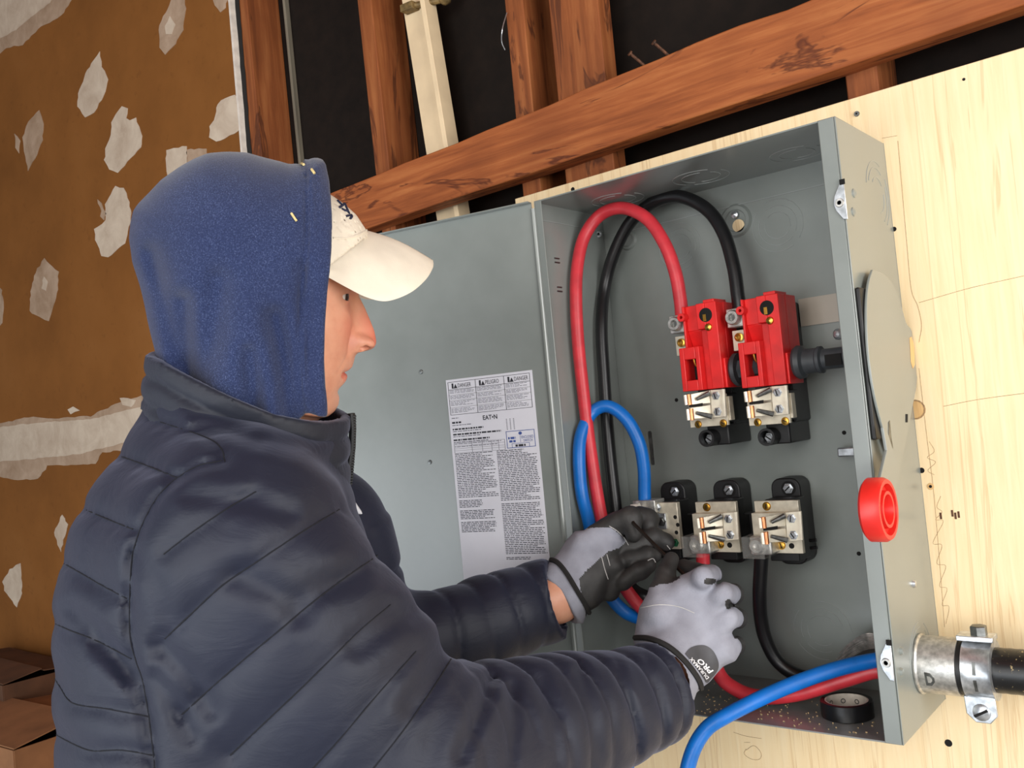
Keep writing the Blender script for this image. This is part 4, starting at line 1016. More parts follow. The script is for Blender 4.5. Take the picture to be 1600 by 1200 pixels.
def blob(px, s_, wc=0.): c_ = h(*px); return np.exp(-((co[:, 0] - c_[0]) ** 2 + (co[:, 1] - c_[1]) ** 2 + (np.abs(co[:, 2]) - wc) ** 2) / s_ ** 2)
red = np.clip(.75 * blob((584, 532), .013) + .5 * blob((570, 500), .014) + .8 * blob((541, 588), .009) + .55 * blob((546, 575), .006) + .35 * blob((545, 515), .02, .035) + .4 * blob((545, 470), .008, .03), 0, 1)
lipm = np.exp(-((co[:, 1] - vy(584)) / .0068) ** 4) * (np.abs(co[:, 2]) < .024) * (co[:, 0] > h(505, 580)[0]); red = np.clip(red + .55 * lipm, 0, 1)
at = bd.data.attributes.new('flush', 'FLOAT', 'POINT'); at.data.foreach_set('value', red.astype(np.float32))
# eye on the visible side and its twin
for s in (1, -1):
    ec_ = h(525, 462.5, 0) + V(0, 0, .029 * s); wc = HF.world(ec_)
    ey = MB().lathe(wc - HF.e1 * .0103, HF.e1, [(0, 0)] + [(.0103 - .0103 * math.cos(a), .0103 * math.sin(a)) for a in np.linspace(.2, PI - .2, 14)] + [(.0206, 0)], n=24).build('eye', M['eye_white'], person)
    gz = HF.e1 * .93 - HF.e2 * .08 + HF.n * .30 * s; gz /= np.linalg.norm(gz)
    MB().lathe(wc + gz * .0092, gz, [(0, .0058), (.0012, .0040), (.0018, 0)], n=20).build('iris', M['iris_dark'], ey)

# ------------------------------------------------ cap: crown, brim, embroidery
cap = empty('cap', person.location, None); cap.parent = person; cap.location = (0, 0, 0); ORG[cap.name] = ORG[person.name]
cap_poly = HF.pxl([(579, 376), (573, 362), (556, 336), (537, 319), (518, 306), (470, 282), (400, 270), (330, 280), (275, 320), (255, 380), (250, 480), (580, 520), (590, 430)])
xs = np.arange(h(235, 400)[0], h(590, 400)[0], .0026); ys = np.arange(vy(450), vy(250), .0026); zs = np.arange(-.10, .1001, .0026)
U_, V_, W_ = np.meshgrid(xs, ys, zs, indexing='ij')
F = inflate(U_, V_, W_, cap_poly, .085, .0865)
F = F + .0012 * np.exp(-(W_ / .002) ** 2) * (U_ > h(500, 400)[0])
F = np.maximum(F, -np.minimum(np.minimum(F + .0045, 1), 1)) if False else np.maximum(F, -(F + .004))
la, lb_ = h(578, 366)[:2], h(490, 432)[:2]; ln = V(-(lb_ - la)[1], (lb_ - la)[0]); ln /= np.linalg.norm(ln)
if ln[1] > 0: ln = -ln
F = np.maximum(F, (U_ - la[0]) * ln[0] + (V_ - la[1]) * ln[1])
crown = skin_mesh('crown', HF, F, xs, ys, zs, M['cap_cotton'], person); crown.parent = cap
E_ = [(677, 409, 0), (675, 418, .014), (665, 434, .032), (645, 452, .048), (620, 464, .058), (597, 468, .064), (570, 461, .068), (542, 447, .071), (513, 431, .074)]
I_ = [(572, 362, 0), (571, 366, .012), (565, 374, .026), (556, 384, .040), (545, 394, .050), (532, 404, .058), (520, 412, .064), (508, 420, .070), (498, 426, .074)]
def dense(L, n=5): return spline([np.array(p, float) for p in L], n)
ED, ID = [h(*p) for p in dense(E_)], [h(*p) for p in dense(I_)]
nr = 9; rows = []
for sgn in (-1, 1):
    rr_ = []
    for a, b in zip(ID, ED):
        a = a * V(1, 1, sgn); b = b * V(1, 1, sgn)
        rr_.append([a + (b - a) * (k / (nr - 1)) + V(0, .004 * math.sin(PI * k / (nr - 1)), 0) for k in range(nr)])
    rows.append(rr_)
full = rows[0][::-1] + rows[1][1:]
bm2 = MB(); n1 = len(full); top = [p + V(-.0004, .0016, 0) for r_ in full for p in r_]; bot = [p + V(.0004, -.0016, 0) for r_ in full for p in r_]
vs = [HF.world(p) for p in top + bot]; fs = []; o_ = n1 * nr
for i in range(n1 - 1):
    for k in range(nr - 1):
        a = i * nr + k; fs.append((a, a + 1, a + nr + 1, a + nr)); fs.append((o_ + a, o_ + a + nr, o_ + a + nr + 1, o_ + a + 1))
    fs.append((i * nr + nr - 1, o_ + i * nr + nr - 1, o_ + (i + 1) * nr + nr - 1, (i + 1) * nr + nr - 1)); fs.append((i * nr, (i + 1) * nr, o_ + (i + 1) * nr, o_ + i * nr))
fs += [tuple(range(0, nr)) + tuple(range(o_ + nr - 1, o_ - 1, -1)), tuple(range((n1 - 1) * nr, n1 * nr))[::-1] + tuple(range(o_ + (n1 - 1) * nr, o_ + n1 * nr))]
bm2.add(vs, fs); brim = bm2.build('brim', M['cap_cotton'], person, smooth=50); brim.parent = cap
from mathutils.bvhtree import BVHTree
def bvh(o):
    o3 = Vector(ORG[o.name]); me = o.data
    return BVHTree.FromPolygons([v.co + o3 for v in me.vertices], [tuple(p.vertices) for p in me.polygons])
def cast(tree, x, y, off):
    d = ray(x, y); hit = tree.ray_cast(Vector(CAM), Vector(d))
    if hit[0] is None: return None
    nn = np.array(hit[1]); dd_ = d / np.linalg.norm(d)
    if nn @ dd_ > 0: nn = -nn
    return np.array(hit[0]) + nn * off
def drape_tube(name, tree, px, r, mat, parent, off=None, n=4):
    pts = [cast(tree, p[0], p[1], r * .5 if off is None else off) for p in spline([np.array(q, float) for q in px], n)]
    pts = [p for p in pts if p is not None]
    return MB().tube(pts, r, 6).build(name, M[mat], parent) if len(pts) > 1 else None
ct_ = bvh(crown)
for L in ([(527, 314), (533, 320)], [(530, 325), (538, 319)], [(534, 327), (543, 331)], [(540, 323), (545, 334)], [(541, 338), (549, 336)], [(536, 317), (540, 322)], [(547, 342), (550, 338)]):
    drape_tube('embroidery', ct_, L, .0012, 'thread_navy', cap, n=3)
drape_tube('brim_seam', ct_, [(520, 372), (545, 372), (562, 366), (572, 360)], .0010, 'cap_cotton', cap, off=.0006)

# ------------------------------------------------ hood
hood_px = [(202, 374), (204, 350), (208, 330), (216, 318), (228, 306), (253, 282), (283, 264), (305, 253), (327, 244), (356, 240), (385, 239), (415, 246), (437, 251), (453, 256), (473, 254), (495, 254), (506, 259), (513, 272), (540, 300), (620, 350), (640, 450), (620, 560), (600, 660), (540, 720), (420, 740), (310, 690), (262, 610), (251, 546), (235, 499), (220, 447), (208, 411)]
hood_poly = HF.pxl(hood_px)
front = np.array([h(x, y)[:2] for x, y in [(501, 240), (506, 262), (510, 290), (511, 348), (509, 396), (505, 433), (502, 458), (499, 506), (498, 550), (500, 587), (503, 615), (503, 635), (496, 660), (470, 760)]])
xs = np.arange(h(190, 400)[0], h(540, 400)[0], .0028); ys = np.arange(vy(740), vy(228), .0028); zs = np.arange(-.135, .1351, .0028)
U_, V_, W_ = np.meshgrid(xs, ys, zs, indexing='ij')
F = inflate(U_, V_, W_, hood_poly, .105, .112)
# soft vertical folds that gather towards the neck
low = np.clip((vy(400) - V_) / .13, 0, 1)
for (xa, ya_), (xb, yb2), wd, am in (((300, 470), (300, 640), .010, .010), ((352, 440), (318, 610), .012, .008), ((250, 400), (285, 560), .010, .006), ((430, 490), (455, 650), .009, .007), ((395, 540), (400, 640), .008, .005), ((468, 420), (478, 640), .007, .004)):
    dl = linesd(U_[:, :, 0], V_[:, :, 0], np.array([h(xa, ya_)[:2], h((xa + xb) / 2 + 4, (ya_ + yb2) / 2)[:2], h(xb, yb2)[:2]]))[:, :, None]
    am = am * 1.15; F = F + am * np.exp(-(dl / wd) ** 2) - am * .6 * np.exp(-((dl - 2 * wd) / (1.3 * wd)) ** 2) * low
F = F + .0025 * wob(U_, V_, W_, 38, 3)
fu = itp(front, V_) - .35 * np.maximum(.035 - np.abs(W_), 0) * 0
cut = U_ - fu
F = F - .0035 * np.clip((cut + .022) / .004, 0, 1) * (cut < .02)          # thicker hem at the opening
F = F + .0026 * np.exp(-((cut + .0225) / .0022) ** 2) + .0018 * np.exp(-((cut + .015) / .002) ** 2)
F = np.maximum(np.maximum(F, -(F + .0075)), cut)
edge = np.array([h(x, y)[:2] for x, y in [(200, 540), (238, 551), (262, 554), (330, 582), (430, 624), (500, 641), (546, 648), (600, 655)]])
F = np.maximum(F, np.interp(U_, edge[:, 0], edge[:, 1]) - .009 + .016 * np.clip((U_ - h(455, 630)[0]) / .012, 0, 1) - V_)
hood = skin_mesh('hood', HF, F, xs, ys, zs, M['hood_fleece'], person, 1)

# ------------------------------------------------ jacket
JF = Frame(340, 900, .93); j = JF.px; jt = JF.to
torso_poly = JF.pxl([(262, 596), (240, 620), (216, 666), (180, 726), (143, 775), (118, 825), (100, 885), (91, 940), (88, 1000), (90, 1080), (94, 1150), (100, 1230), (110, 1330), (120, 1420), (260, 1450), (480, 1430), (560, 1300), (590, 1150), (600, 1000), (590, 900), (560, 810), (538, 760), (530, 690), (420, 640)])
xs = np.arange(-.27, .56, .0042); ys = np.arange(-.36, .27, .0042); zs = np.arange(-.36, .30, .0048)
U_, V_, W_ = np.meshgrid(xs, ys, zs, indexing='ij')
F = inflate(U_, V_, W_, torso_poly, .125, .195)
seamv = V_ + .36 * U_ + .006 * wob(U_, V_, W_, 12, 4)
p = .0575; ph = (seamv - (j(190, 792)[1] + .36 * j(190, 792)[0])) / p
tri = np.abs(ph - np.round(ph)) * p
F = F + (.0055 * np.exp(-(tri / .0055) ** 2) - .0022 * np.sqrt(np.clip(tri / (p / 2), 0, 1))) * (W_ < 0)
F = F + .004 * wob(U_, V_, W_, 26, 5) * np.clip((j(200, 1000)[1] - V_) / .10, .15, 1)
def sleeve(F, S0, E0, W0, r, pu, pf, k, seed, endcut, upper_a=.0045, fore_a=.006, tilt=0.):
    a, b, c_ = jt(S0), jt(E0), jt(W0)
    wv1 = .008 * wob(U_, V_, W_, 22, seed)
    d1, s1 = cone(U_, V_, W_, a, b, r[0], r[1]); t1 = np.abs((s1 + .3 * wv1) / pu - np.round((s1 + .3 * wv1) / pu)) * pu
    L1 = np.linalg.norm(b - a); bend = np.clip((s1 - L1 * .62) / (L1 * .38), 0, 1)
    d1 = d1 + upper_a * np.exp(-(t1 / .005) ** 2) + .0022 * wob(U_, V_, W_, 26, seed + 1) + bend * .006 * wob(U_, V_, W_, 75, seed + 2)
    d2, s2 = cone(U_, V_, W_, b, c_, r[1], r[2]); s2 = s2 + wv1 * 2.6
    t2 = np.abs(s2 / pf - np.round(s2 / pf)) * pf
    fore_a = fore_a * (1.1 + .9 * wob(U_, V_, W_, 33, seed + 7))
    d2 = d2 + fore_a * np.exp(-(t2 / .0045) ** 2) - .0022 * np.sqrt(t2 / (pf / 2)) + .004 * wob(U_, V_, W_, 42, seed + 3)
    d = smin(d1, d2, .028)
    ax2 = (c_ - b) / np.linalg.norm(c_ - b)
    pn = ax2 + V(0, 0, tilt); pn /= np.linalg.norm(pn)
    pl = (U_ - c_[0]) * pn[0] + (V_ - c_[1]) * pn[1] + (W_ - c_[2]) * pn[2]
    d = np.maximum(d, pl - endcut)
    di, _ = cone(U_, V_, W_, c_ - ax2 * .08, c_ + ax2 * .05, r[2] - .0105, r[2] - .0085)
    near = ((U_ - c_[0]) * ax2[0] + (V_ - c_[1]) * ax2[1] + (W_ - c_[2]) * ax2[2]) > -.085
    d = np.where(near, np.maximum(d, -di), d)
    return smin(F, d, k)
SEAM = [(347, 720), (310, 728), (277, 747), (250, 772), (229, 806), (213, 845), (205, 885), (203, 987), (212, 1030), (224, 1067), (235, 1136), (243, 1210)]
F = sleeve(F, SR, ER, WR_, (.090, .092, .051), .070, .040, .045, 11, 0.0, .0, .0030)
F = sleeve(F, SL, EL, WL, (.085, .068, .050), .070, .045, .03, 21, .0, fore_a=.0025, tilt=.62)
# stitched seams of the near side: grooves on the surface along the seam lines
SEAMS = [SEAM, [(352, 722), (345, 700), (320, 683), (240, 656)], [(150, 700), (176, 709), (225, 726), (277, 747)],
         [(256, 866), (300, 832), (350, 798), (400, 768)], [(258, 998), (300, 958), (347, 915), (410, 872), (475, 829), (530, 796)], [(285, 1116), (340, 1066), (395, 1019), (440, 982), (485, 944), (540, 902), (590, 868)],
         [(360, 1180), (415, 1128), (469, 1077), (515, 1032), (562, 985), (610, 945)], [(480, 1210), (530, 1156), (590, 1085), (650, 1018)], [(580, 1205), (635, 1135), (680, 1070), (705, 1030)],
         [(104, 786), (123, 792), (165, 810), (208, 827)], [(86, 874), (110, 886), (155, 912), (198, 935)], [(77, 970), (110, 985), (155, 1003), (205, 1029)],
         [(78, 1046), (95, 1075), (115, 1099), (170, 1108), (233, 1120)], [(78, 1142), (110, 1160), (144, 1173), (190, 1172), (238, 1180)]]
mk = np.where((np.abs(F) < .03) & (W_ > 0)); Fm = F[mk]
t_ = (CAM - JF.c) @ JF.n; sc_ = (t_ - .15) / (t_ - W_[mk])
c0 = V((CAM - JF.c) @ JF.e1, (CAM - JF.c) @ JF.e2)
Us, Vs = c0[0] + (U_[mk] - c0[0]) * sc_, c0[1] + (V_[mk] - c0[1]) * sc_
dall = np.full(Us.shape, 1e9)
for k, L in enumerate(SEAMS):
    pl_ = np.array([JF.px(*q, .15)[:2] for q in L]); dl = linesd(Us, Vs, pl_); dall = np.minimum(dall, dl)
    Fm = Fm + (.0045 if k == 0 else .0028) * np.exp(-(dl / (.0045 if k == 0 else .0055)) ** 2)
Fm = Fm - .0020 * (1 - np.exp(-(dall / .018) ** 2)) + .0006 * wob(U_[mk], V_[mk], W_[mk], 170, 77) * np.exp(-(dall / .016) ** 2)
FOLDS = [((300, 775), (450, 800), .006, .008), ((370, 900), (470, 960), .008, .010), ((470, 930), (560, 900), .007, .010), ((400, 850), (520, 870), -.006, .016), ((250, 1010), (330, 1110), .007, .008), ((560, 1010), (640, 960), .008, .010), ((640, 1100), (700, 1000), .009, .009), ((720, 1180), (765, 1065), .010, .007),
         ((215, 870), (262, 960), .005, .007), ((240, 1060), (300, 1150), .006, .007), ((110, 950), (205, 1055), .007, .006), ((150, 1010), (225, 1100), .006, .006), ((795, 1200), (800, 1075), .007, .006), ((870, 1190), (845, 1065), .006, .006), ((935, 1180), (905, 1050), .006, .006), ((990, 1170), (965, 1040), .005, .005), ((1040, 1150), (1010, 1030), .004, .005), ((310, 670), (400, 690), .006, .007), ((420, 690), (520, 730), .006, .008), ((560, 800), (600, 900), .005, .010)]
for a, b, am, wd in FOLDS:
    pl_ = np.array([JF.px(*a, .15)[:2], JF.px((a[0] + b[0]) / 2 + 6, (a[1] + b[1]) / 2 - 6, .15)[:2], JF.px(*b, .15)[:2]])
    dl = linesd(Us, Vs, pl_); Fm = Fm + .55 * (am * np.exp(-(dl / wd) ** 2) - .3 * am * np.exp(-((dl - 1.9 * wd) / wd) ** 2))
F[mk] = Fm
jk = skin_mesh('jacket', JF, F, xs, ys, zs, M['jacket_nylon'], person, 1)
jtree = bvh(jk)
for L in SEAMS: drape_tube('seam', jtree, L, .0006, 'seam_thread', jk, off=.0001, n=6)
# stand-up collar
col_poly = HF.pxl([(238, 552), (250, 548), (330, 580), (430, 622), (500, 640), (546, 648), (549, 690), (540, 760), (515, 775), (420, 740), (300, 690), (225, 640), (226, 600)])
xs = np.arange(h(205, 600)[0], h(570, 600)[0], .003); ys = np.arange(vy(800), vy(520), .003); zs = np.arange(-.15, .1501, .003)
U_, V_, W_ = np.meshgrid(xs, ys, zs, indexing='ij')
Rc = .05; d2 = polysd(U_[:, :, 0], V_[:, :, 0], HF.pxl([(236, 400), (226, 600), (225, 660), (300, 720), (420, 770), (515, 800), (540, 760), (549, 690), (546, 400)]))[:, :, None]
F = (np.hypot(np.maximum(.10 - d2, 0), W_ * .10 / .128) - .10)
edge = np.array([h(x, y)[:2] for x, y in [(200, 540), (238, 551), (262, 554), (330, 582), (430, 624), (500, 641), (546, 648), (600, 655)]])
low_e = np.array([h(x, y)[:2] for x, y in [(200, 620), (240, 640), (330, 680), (430, 716), (500, 760), (560, 800)]])
vt = np.interp(U_, edge[:, 0], edge[:, 1]); vb = np.interp(U_, low_e[:, 0], low_e[:, 1])
mid = vt - V_
F = F + .004 * np.exp(-((mid - .020) / .004) ** 2) + .004 * np.exp(-((mid - .045) / .005) ** 2) + .003 * wob(U_, V_, W_, 60, 31)
F = np.maximum(F, -(F + .012)); F = np.maximum(F, V_ - vt + .0); F = np.maximum(F, vb - V_)
skin_mesh('collar', HF, F, xs, ys, zs, M['collar_nylon'], person, 2)
# zip and white shirt edge at the throat
MB().tube([HF.world(h(x, y, .004)) for x, y in [(549, 646), (551, 670), (550, 700), (545, 735), (541, 762)]], .0038, 10).build('zipper', M['zip_black'], person)
zt_ = MB()
for k in range(26):
    x, y = 552 - 6 * (k / 25) ** 2, 650 + 4.2 * k; zt_.obox(HF.world(h(x + 1.5, y, .004)), HF.e1 * .0018, HF.e2 * .0008, HF.n * .004)
zt_.build('zip_teeth', M['zip_black'], person)
sh_ = MB().prism([HF.world(h(x, y, -.02)) for x, y in [(538, 745), (546, 770), (556, 785), (566, 800), (545, 800), (530, 760)]], HF.n * .012); sh_.build('shirt', M['lining_white'], person, bevel=.002)
# ------------------------------------------------ gloves
def fingerchain(U_, V_, W_, fr, pts, r):
    P_ = [fr.to(dep(*p)) for p in pts]; d = None
    for i in range(len(P_) - 1):
        c_, _ = cone(U_, V_, W_, P_[i], P_[i + 1], r[i], r[i + 1]); d = c_ if d is None else smin(d, c_, .004)
    return d
def grid(fr, x0, x1, y0, y1, w0, w1, hh, z):
    a, b = fr.px(x0, y1, 0), fr.px(x1, y0, 0)
    xs = np.arange(a[0], b[0], hh); ys = np.arange(a[1], b[1], hh); zs = np.arange(w0, w1, hh)
    return (xs, ys, zs) + tuple(np.meshgrid(xs, ys, zs, indexing='ij'))
def pxof(fr, v):
    P_ = fr.world(v) - CAM; z = P_ @ FW; return 800 + FPX * (P_ @ RT) / z, 600 - FPX * (P_ @ UP) / z
# right hand (nearer): back of the glove towards the viewer, knuckles to the right, fingers curled away round the cable
GR = Frame(1075, 965, 1.085); gR = empty('glove', person.location); gR.parent = person; gR.location = (0, 0, 0); ORG[gR.name] = ORG[person.name]
xs, ys, zs, U_, V_, W_ = grid(GR, 955, 1190, 850, 1140, -.095, .06, .0017, 0)
hand_px = [(988, 1004), (993, 975), (999, 948), (1008, 935), (1024, 927), (1040, 914), (1062, 900), (1085, 890), (1101, 888), (1112, 893), (1117, 904), (1126, 914), (1137, 917), (1143, 926), (1141, 940), (1142, 953), (1147, 966), (1149, 980), (1153, 1010), (1148, 1032), (1130, 1042), (1110, 1066), (1085, 1085), (1040, 1060)]
F = inflate(U_, V_, W_, GR.pxl(hand_px), .020, .024)
F = F - .004 * wob(U_, V_, W_, 70, 41) * .35
kn = [((1098, 902, 1.066), (1112, 898, 1.115), (1088, 893, 1.150), (1068, 885, 1.165)), ((1128, 928, 1.066), (1146, 928, 1.115), (1124, 925, 1.155), (1092, 918, 1.160)), ((1136, 966, 1.068), (1152, 966, 1.115), (1130, 965, 1.150), (1098, 955, 1.152)), ((1140, 1012, 1.073), (1150, 1008, 1.112), (1132, 1004, 1.140), (1105, 994, 1.143))]
fing = None
for k, pts in enumerate(kn):
    d = fingerchain(U_, V_, W_, GR, pts, (.0128, .0118, .0105, .0095) if k < 3 else (.0118, .0105, .0095, .0085))
    F = smin(F, d, .010)
# ridges of the knuckles on the back, hollows between them
for a, b in (((1121, 911), (1085, 950)), ((1140, 945), (1095, 975)), ((1149, 988), (1100, 1005))):
    dl = linesd(U_[:, :, 0], V_[:, :, 0], np.array([GR.px(*a)[:2], GR.px(*b)[:2]]))[:, :, None]
    tt = np.clip(1 - np.hypot(U_ - GR.px(*a)[0], V_ - GR.px(*a)[1]) / .026, 0, 1); F = F + .0045 * tt * np.exp(-(dl / .0045) ** 2)
th = fingerchain(U_, V_, W_, GR, [(1030, 960, 1.075), (1032, 925, 1.098), (1040, 897, 1.118), (1049, 874, 1.132)], (.017, .0135, .0115, .0095))
F = smin(F, th, .009)
wr, _ = cone(U_, V_, W_, GR.to(dep(1060, 1010, 1.075)), GR.to(dep(1030, 1068, 1.04)), .036, .042)
F = smin(F, wr, .012)
# nip at the wrist
def rmat(c):
    x, y = pxof(GR, c); o = np.zeros(len(c), int)
    o[(c[:, 2] < -.020) & (y < 1036)] = 1
    o[(y < 918) & (x < 1062) & (c[:, 2] < .012) & (y < 1000 - .079 * x)] = 1
    o[(x < 1060) & (y < 905)] = 1
    for cx_, cy2, r1, r3 in ((1109, 908, 10, 5.5), (1138, 944, 5, 8), (1150, 990, 5, 8)):
        o[((x - cx_) / r1) ** 2 + ((y - cy2) / r3) ** 2 < 1] = 1
    return o
rg = skin_mesh('glove_shell', GR, F, xs, ys, zs, [M['glove_grey'], M['glove_dark']], person, 1, rmat); rg.parent = gR
rt = bvh(rg)
drape_tube('cuff_binding', rt, [(979, 1012), (982, 1003), (994, 997), (1017, 1000), (1044, 1012), (1067, 1032), (1085, 1055), (1094, 1074), (1092, 1086)], .0034, 'glove_binding', gR)
drape_tube('stitching', rt, [(1001, 950), (1030, 945), (1060, 948), (1085, 958)], .0005, 'stitch_white', gR)
# dark badge with its printed words
def drape_poly(name, tree, px, mat, parent, off):
    c = np.mean(px, 0); b = MB(); rings = []
    for s in np.linspace(1, 0, 8):
        rings.append([cast(tree, *(c + (np.array(p) - c) * s), off) for p in px] if s > 0 else [cast(tree, *c, off)])
    vs = [q for r_ in rings for q in r_]; n = len(px); fs = []
    if any(v is None for v in vs): return None
    for k in range(6):
        for i in range(n): fs.append((k * n + i, k * n + (i + 1) % n, (k + 1) * n + (i + 1) % n, (k + 1) * n + i))
    for i in range(n): fs.append((6 * n + i, 6 * n + (i + 1) % n, 7 * n))
    b.add(vs, fs); return b.build(name, M[mat], parent, smooth=60)
badge = [(1070, 1022), (1078, 1013), (1090, 1008.5), (1103, 1009), (1114, 1017), (1121, 1030), (1122, 1042), (1117, 1052), (1110, 1060), (1104, 1066), (1098, 1058), (1084, 1039)]
simple('badge_rubber', (72, 72, 76), .6, var=.08)
drape_poly('badge', rt, [np.array(p) for p in spline([np.array(q, float) for q in badge + badge[:1]], 4)[:-1]], 'badge_rubber', gR, .0010)
def drape_text(body, org, ex, ey, mat, off, bold=0., height=1.):
    vs, fs, _ = textmesh(body, 1, bold); a = np.array(vs); x0, x1 = a[:, 0].min(), a[:, 0].max(); y1 = .7
    P_ = [cast(rt, *(np.array(org) + np.array(ex) * ((p[0] - x0) / (x1 - x0)) + np.array(ey) * (p[1] / y1)), off) for p in vs]
    if any(q is None for q in P_): return
    MB().add(P_, fs).build('badge_lettering', M[mat], gR, smooth=None)
simple('print_white', (236, 236, 240), .6, var=.03)
drape_text('PRO', (1113.5, 1047), (-21, -18.5), (-7, 4.5), 'print_white', .0016, .03)
drape_text('DURAMAX', (1106.5, 1057.5), (-27, -30), (-4.2, 3.2), 'print_white', .0016, .02)

# left hand (farther): palm and dark fingers towards the viewer
GL = Frame(950, 880, 1.235); gL = empty('glove', person.location); gL.parent = person; gL.location = (0, 0, 0); ORG[gL.name] = ORG[person.name]
xs, ys, zs, U_, V_, W_ = grid(GL, 830, 1075, 780, 1010, -.065, .065, .0018, 0)
back_px = [(858, 884), (872, 864), (886, 842), (898, 829), (915, 826), (940, 824), (958, 823), (970, 832), (978, 845), (972, 857), (966, 880), (962, 905), (950, 930), (935, 948), (918, 955), (912, 975), (895, 972), (875, 930)]
F = inflate(U_, V_, W_, GL.pxl(back_px), .020, .026)
idxf = fingerchain(U_, V_, W_, GL, [(930, 836, 1.235), (965, 818, 1.232), (985, 812, 1.225), (990, 835, 1.216)], (.0150, .0160, .0165, .0120))
f2_ = fingerchain(U_, V_, W_, GL, [(960, 820, 1.250), (998, 806, 1.262), (1012, 812, 1.262), (1013, 820, 1.255)], (.014, .0125, .0135, .0120))
f3_ = fingerchain(U_, V_, W_, GL, [(955, 862, 1.240), (990, 852, 1.240), (1022, 838, 1.245), (1040, 846, 1.248)], (.014, .0132, .0125, .0110))
f4_ = fingerchain(U_, V_, W_, GL, [(955, 880, 1.236), (985, 873, 1.228), (1010, 866, 1.226), (1022, 868, 1.230)], (.0135, .0120, .0110, .0095))
f5_ = fingerchain(U_, V_, W_, GL, [(955, 905, 1.232), (974, 908, 1.220), (1000, 892, 1.214), (1014, 883, 1.217)], (.0130, .0125, .0120, .0100))
pal = fingerchain(U_, V_, W_, GL, [(930, 900, 1.232), (955, 885, 1.230), (950, 920, 1.230)], (.020, .019, .017))
for d in (idxf, f2_, f3_, f4_, f5_, pal): F = smin(F, d, .0035)
cf, _ = cone(U_, V_, W_, GL.to(dep(905, 905, 1.235)), GL.to(dep(872, 932, 1.230)), .037, .040)
ax2 = GL.to(dep(872, 932, 1.230)) - GL.to(dep(905, 905, 1.235)); ax2 /= np.linalg.norm(ax2); c0_ = GL.to(dep(866, 935, 1.230))
pl = (U_ - c0_[0]) * ax2[0] + (V_ - c0_[1]) * ax2[1] + (W_ - c0_[2]) * ax2[2]
F = smin(F, cf, .012)
pl = pl * .95 + .30 * (W_ - c0_[2]); F = np.maximum(F, pl)
hol, _ = cone(U_, V_, W_, GL.to(dep(895, 913, 1.233)), GL.to(dep(850, 950, 1.228)), .031, .036); F = np.maximum(F, -hol)
F = F + .0022 * wob(U_, V_, W_, 85, 51)
def lmat(c):
    x, y = pxof(GL, c); o = np.zeros(len(c), int)
    seam = np.interp(y, [790, 820, 830, 845, 856, 862, 875, 888, 903, 930, 955], [930, 948, 962, 980, 968, 950, 935, 920, 905, 908, 915])
    o[x > seam] = 1; o[(y < 826 + (x - 900) * -.04) & (x > 898)] = 1
    o[c[:, 2] < -.018] = 1; o[(x < 905)] = 0
    return o
lg = skin_mesh('glove_shell', GL, F, xs, ys, zs, [M['glove_grey'], M['glove_dark']], person, 1, lmat); lg.parent = gL
lt_ = bvh(lg)
drape_tube('cuff_binding', lt_, [(849, 879), (862, 876), (874, 882), (888, 900), (903, 926), (916, 948), (921, 962), (918, 974), (908, 981), (898, 983)], .0034, 'glove_binding', gL)
for L in ([(952, 822), (965, 830), (976, 842), (982, 852)], [(940, 870), (945, 890), (950, 905)], [(948, 866), (953, 884)], [(1012, 876), (1020, 873), (1024, 879)], [(1042, 852), (1048, 860), (1049, 868)]):
    drape_tube('stitching', lt_, L, .0006, 'stitch_white', gL)
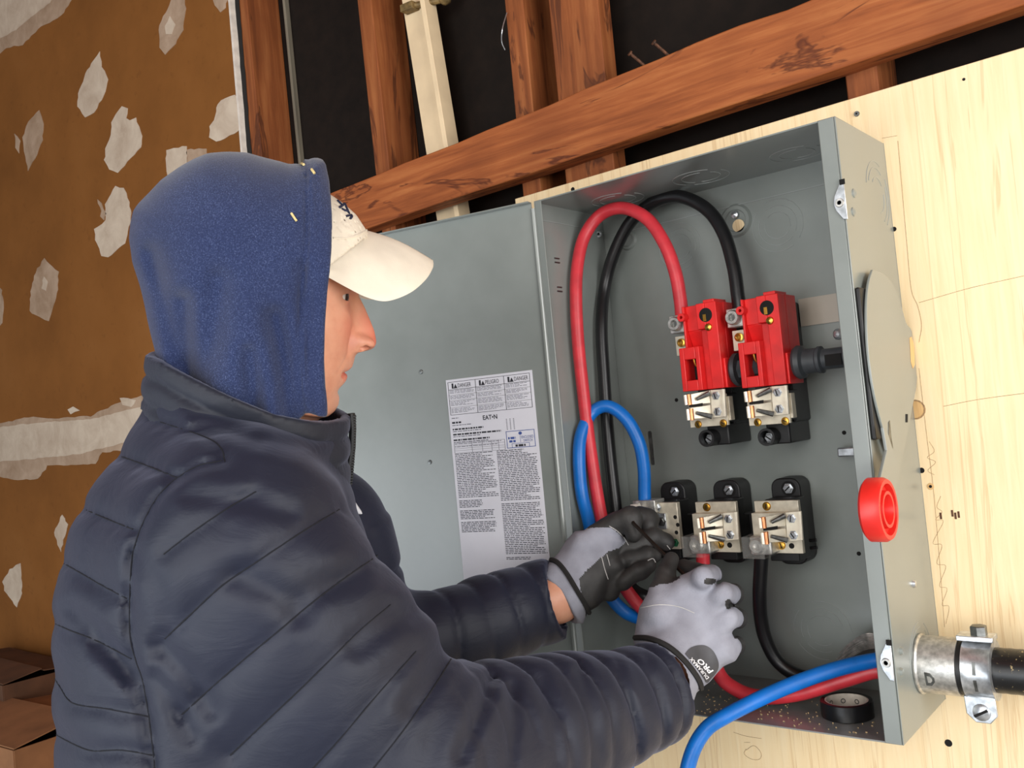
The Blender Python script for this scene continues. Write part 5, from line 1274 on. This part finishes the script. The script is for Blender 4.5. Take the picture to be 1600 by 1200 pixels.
# tool gripped between the two gloves
A, B = dep(990, 818, 1.205), dep(1068, 897, 1.125)
tl = MB().cyl(A, B + (B - A) * .12, .0026, n=6)
d_ = (B - A) / np.linalg.norm(B - A); A2 = A - d_ * .0
tl = MB().tube([A + V(-.008, .010, .004), A + V(-.003, .003, .002), A, A + (B - A) * .5, B + (B - A) * .12], .0027, 6)
to = tl.build('hex_key', M['tool_steel'], smooth=20); tag(to, 'dark steel hex key gripped between the two gloves', 'tool')

# ------------------------------------------------ legs, out of the picture below
TF = Frame(340, 900, .93)
hip = dep(330, 1330, .95)
for k, (s, nm) in enumerate(((.10, 'trouser_leg'), (-.10, 'trouser_leg'))):
    a = hip + TF.n * s * V(1, 1, 0); ft = V(a[0], a[1], ZF)
    MB().lathe(ft + V(0, 0, .10), V(0, 0, 1), [(0, .075), (.05, .078), (.38, .085), (.48, .085), (max(.5, a[2] - ZF - .10), .115), (max(.55, a[2] - ZF - .02), .10)], n=24).build(nm, M['trouser_denim'], person, smooth=60)
    fd = TF.e1 * V(1, 1, 0); fd /= np.linalg.norm(fd); sd = np.cross(V(0, 0, 1), fd)
    b = MB(); pts = []
    for t, wd, hg in ((-.09, .035, .11), (-.05, .045, .12), (.03, .045, .11), (.10, .048, .07), (.16, .044, .055), (.195, .025, .04)):
        pts.append([ft + fd * t + sd * wd * cx_ + V(0, 0, hg * cz2) for cx_, cz2 in ((-1, 0), (-1, .5), (-.7, 1), (.7, 1), (1, .5), (1, 0))])
    vs = [p for r_ in pts for p in r_]; fs = [(i * 6 + m_, i * 6 + (m_ + 1) % 6, (i + 1) * 6 + (m_ + 1) % 6, (i + 1) * 6 + m_) for i in range(5) for m_ in range(6)] + [tuple(range(6))[::-1], tuple(range(30, 36))]
    b.add(vs, fs).build('boot', M['boot_leather'], person, smooth=50, bevel=.006)
# chaff caught on the hood
ht = bvh(hood)
simple('straw', (222, 200, 140), .8)
for k, (L, lab) in enumerate((([(455, 334), (463, 346)], 'straw fleck stuck to the side of the blue hood'), ([(463, 251), (476, 258)], 'straw fleck caught on top of the blue hood'), ([(487, 266), (491, 272)], 'tiny straw fleck by the hood hem'))):
    o = drape_tube('straw_fleck', ht, L, .0013 if k else .0011, 'straw', None, off=.001)
    if o: tag(o, lab, 'straw')
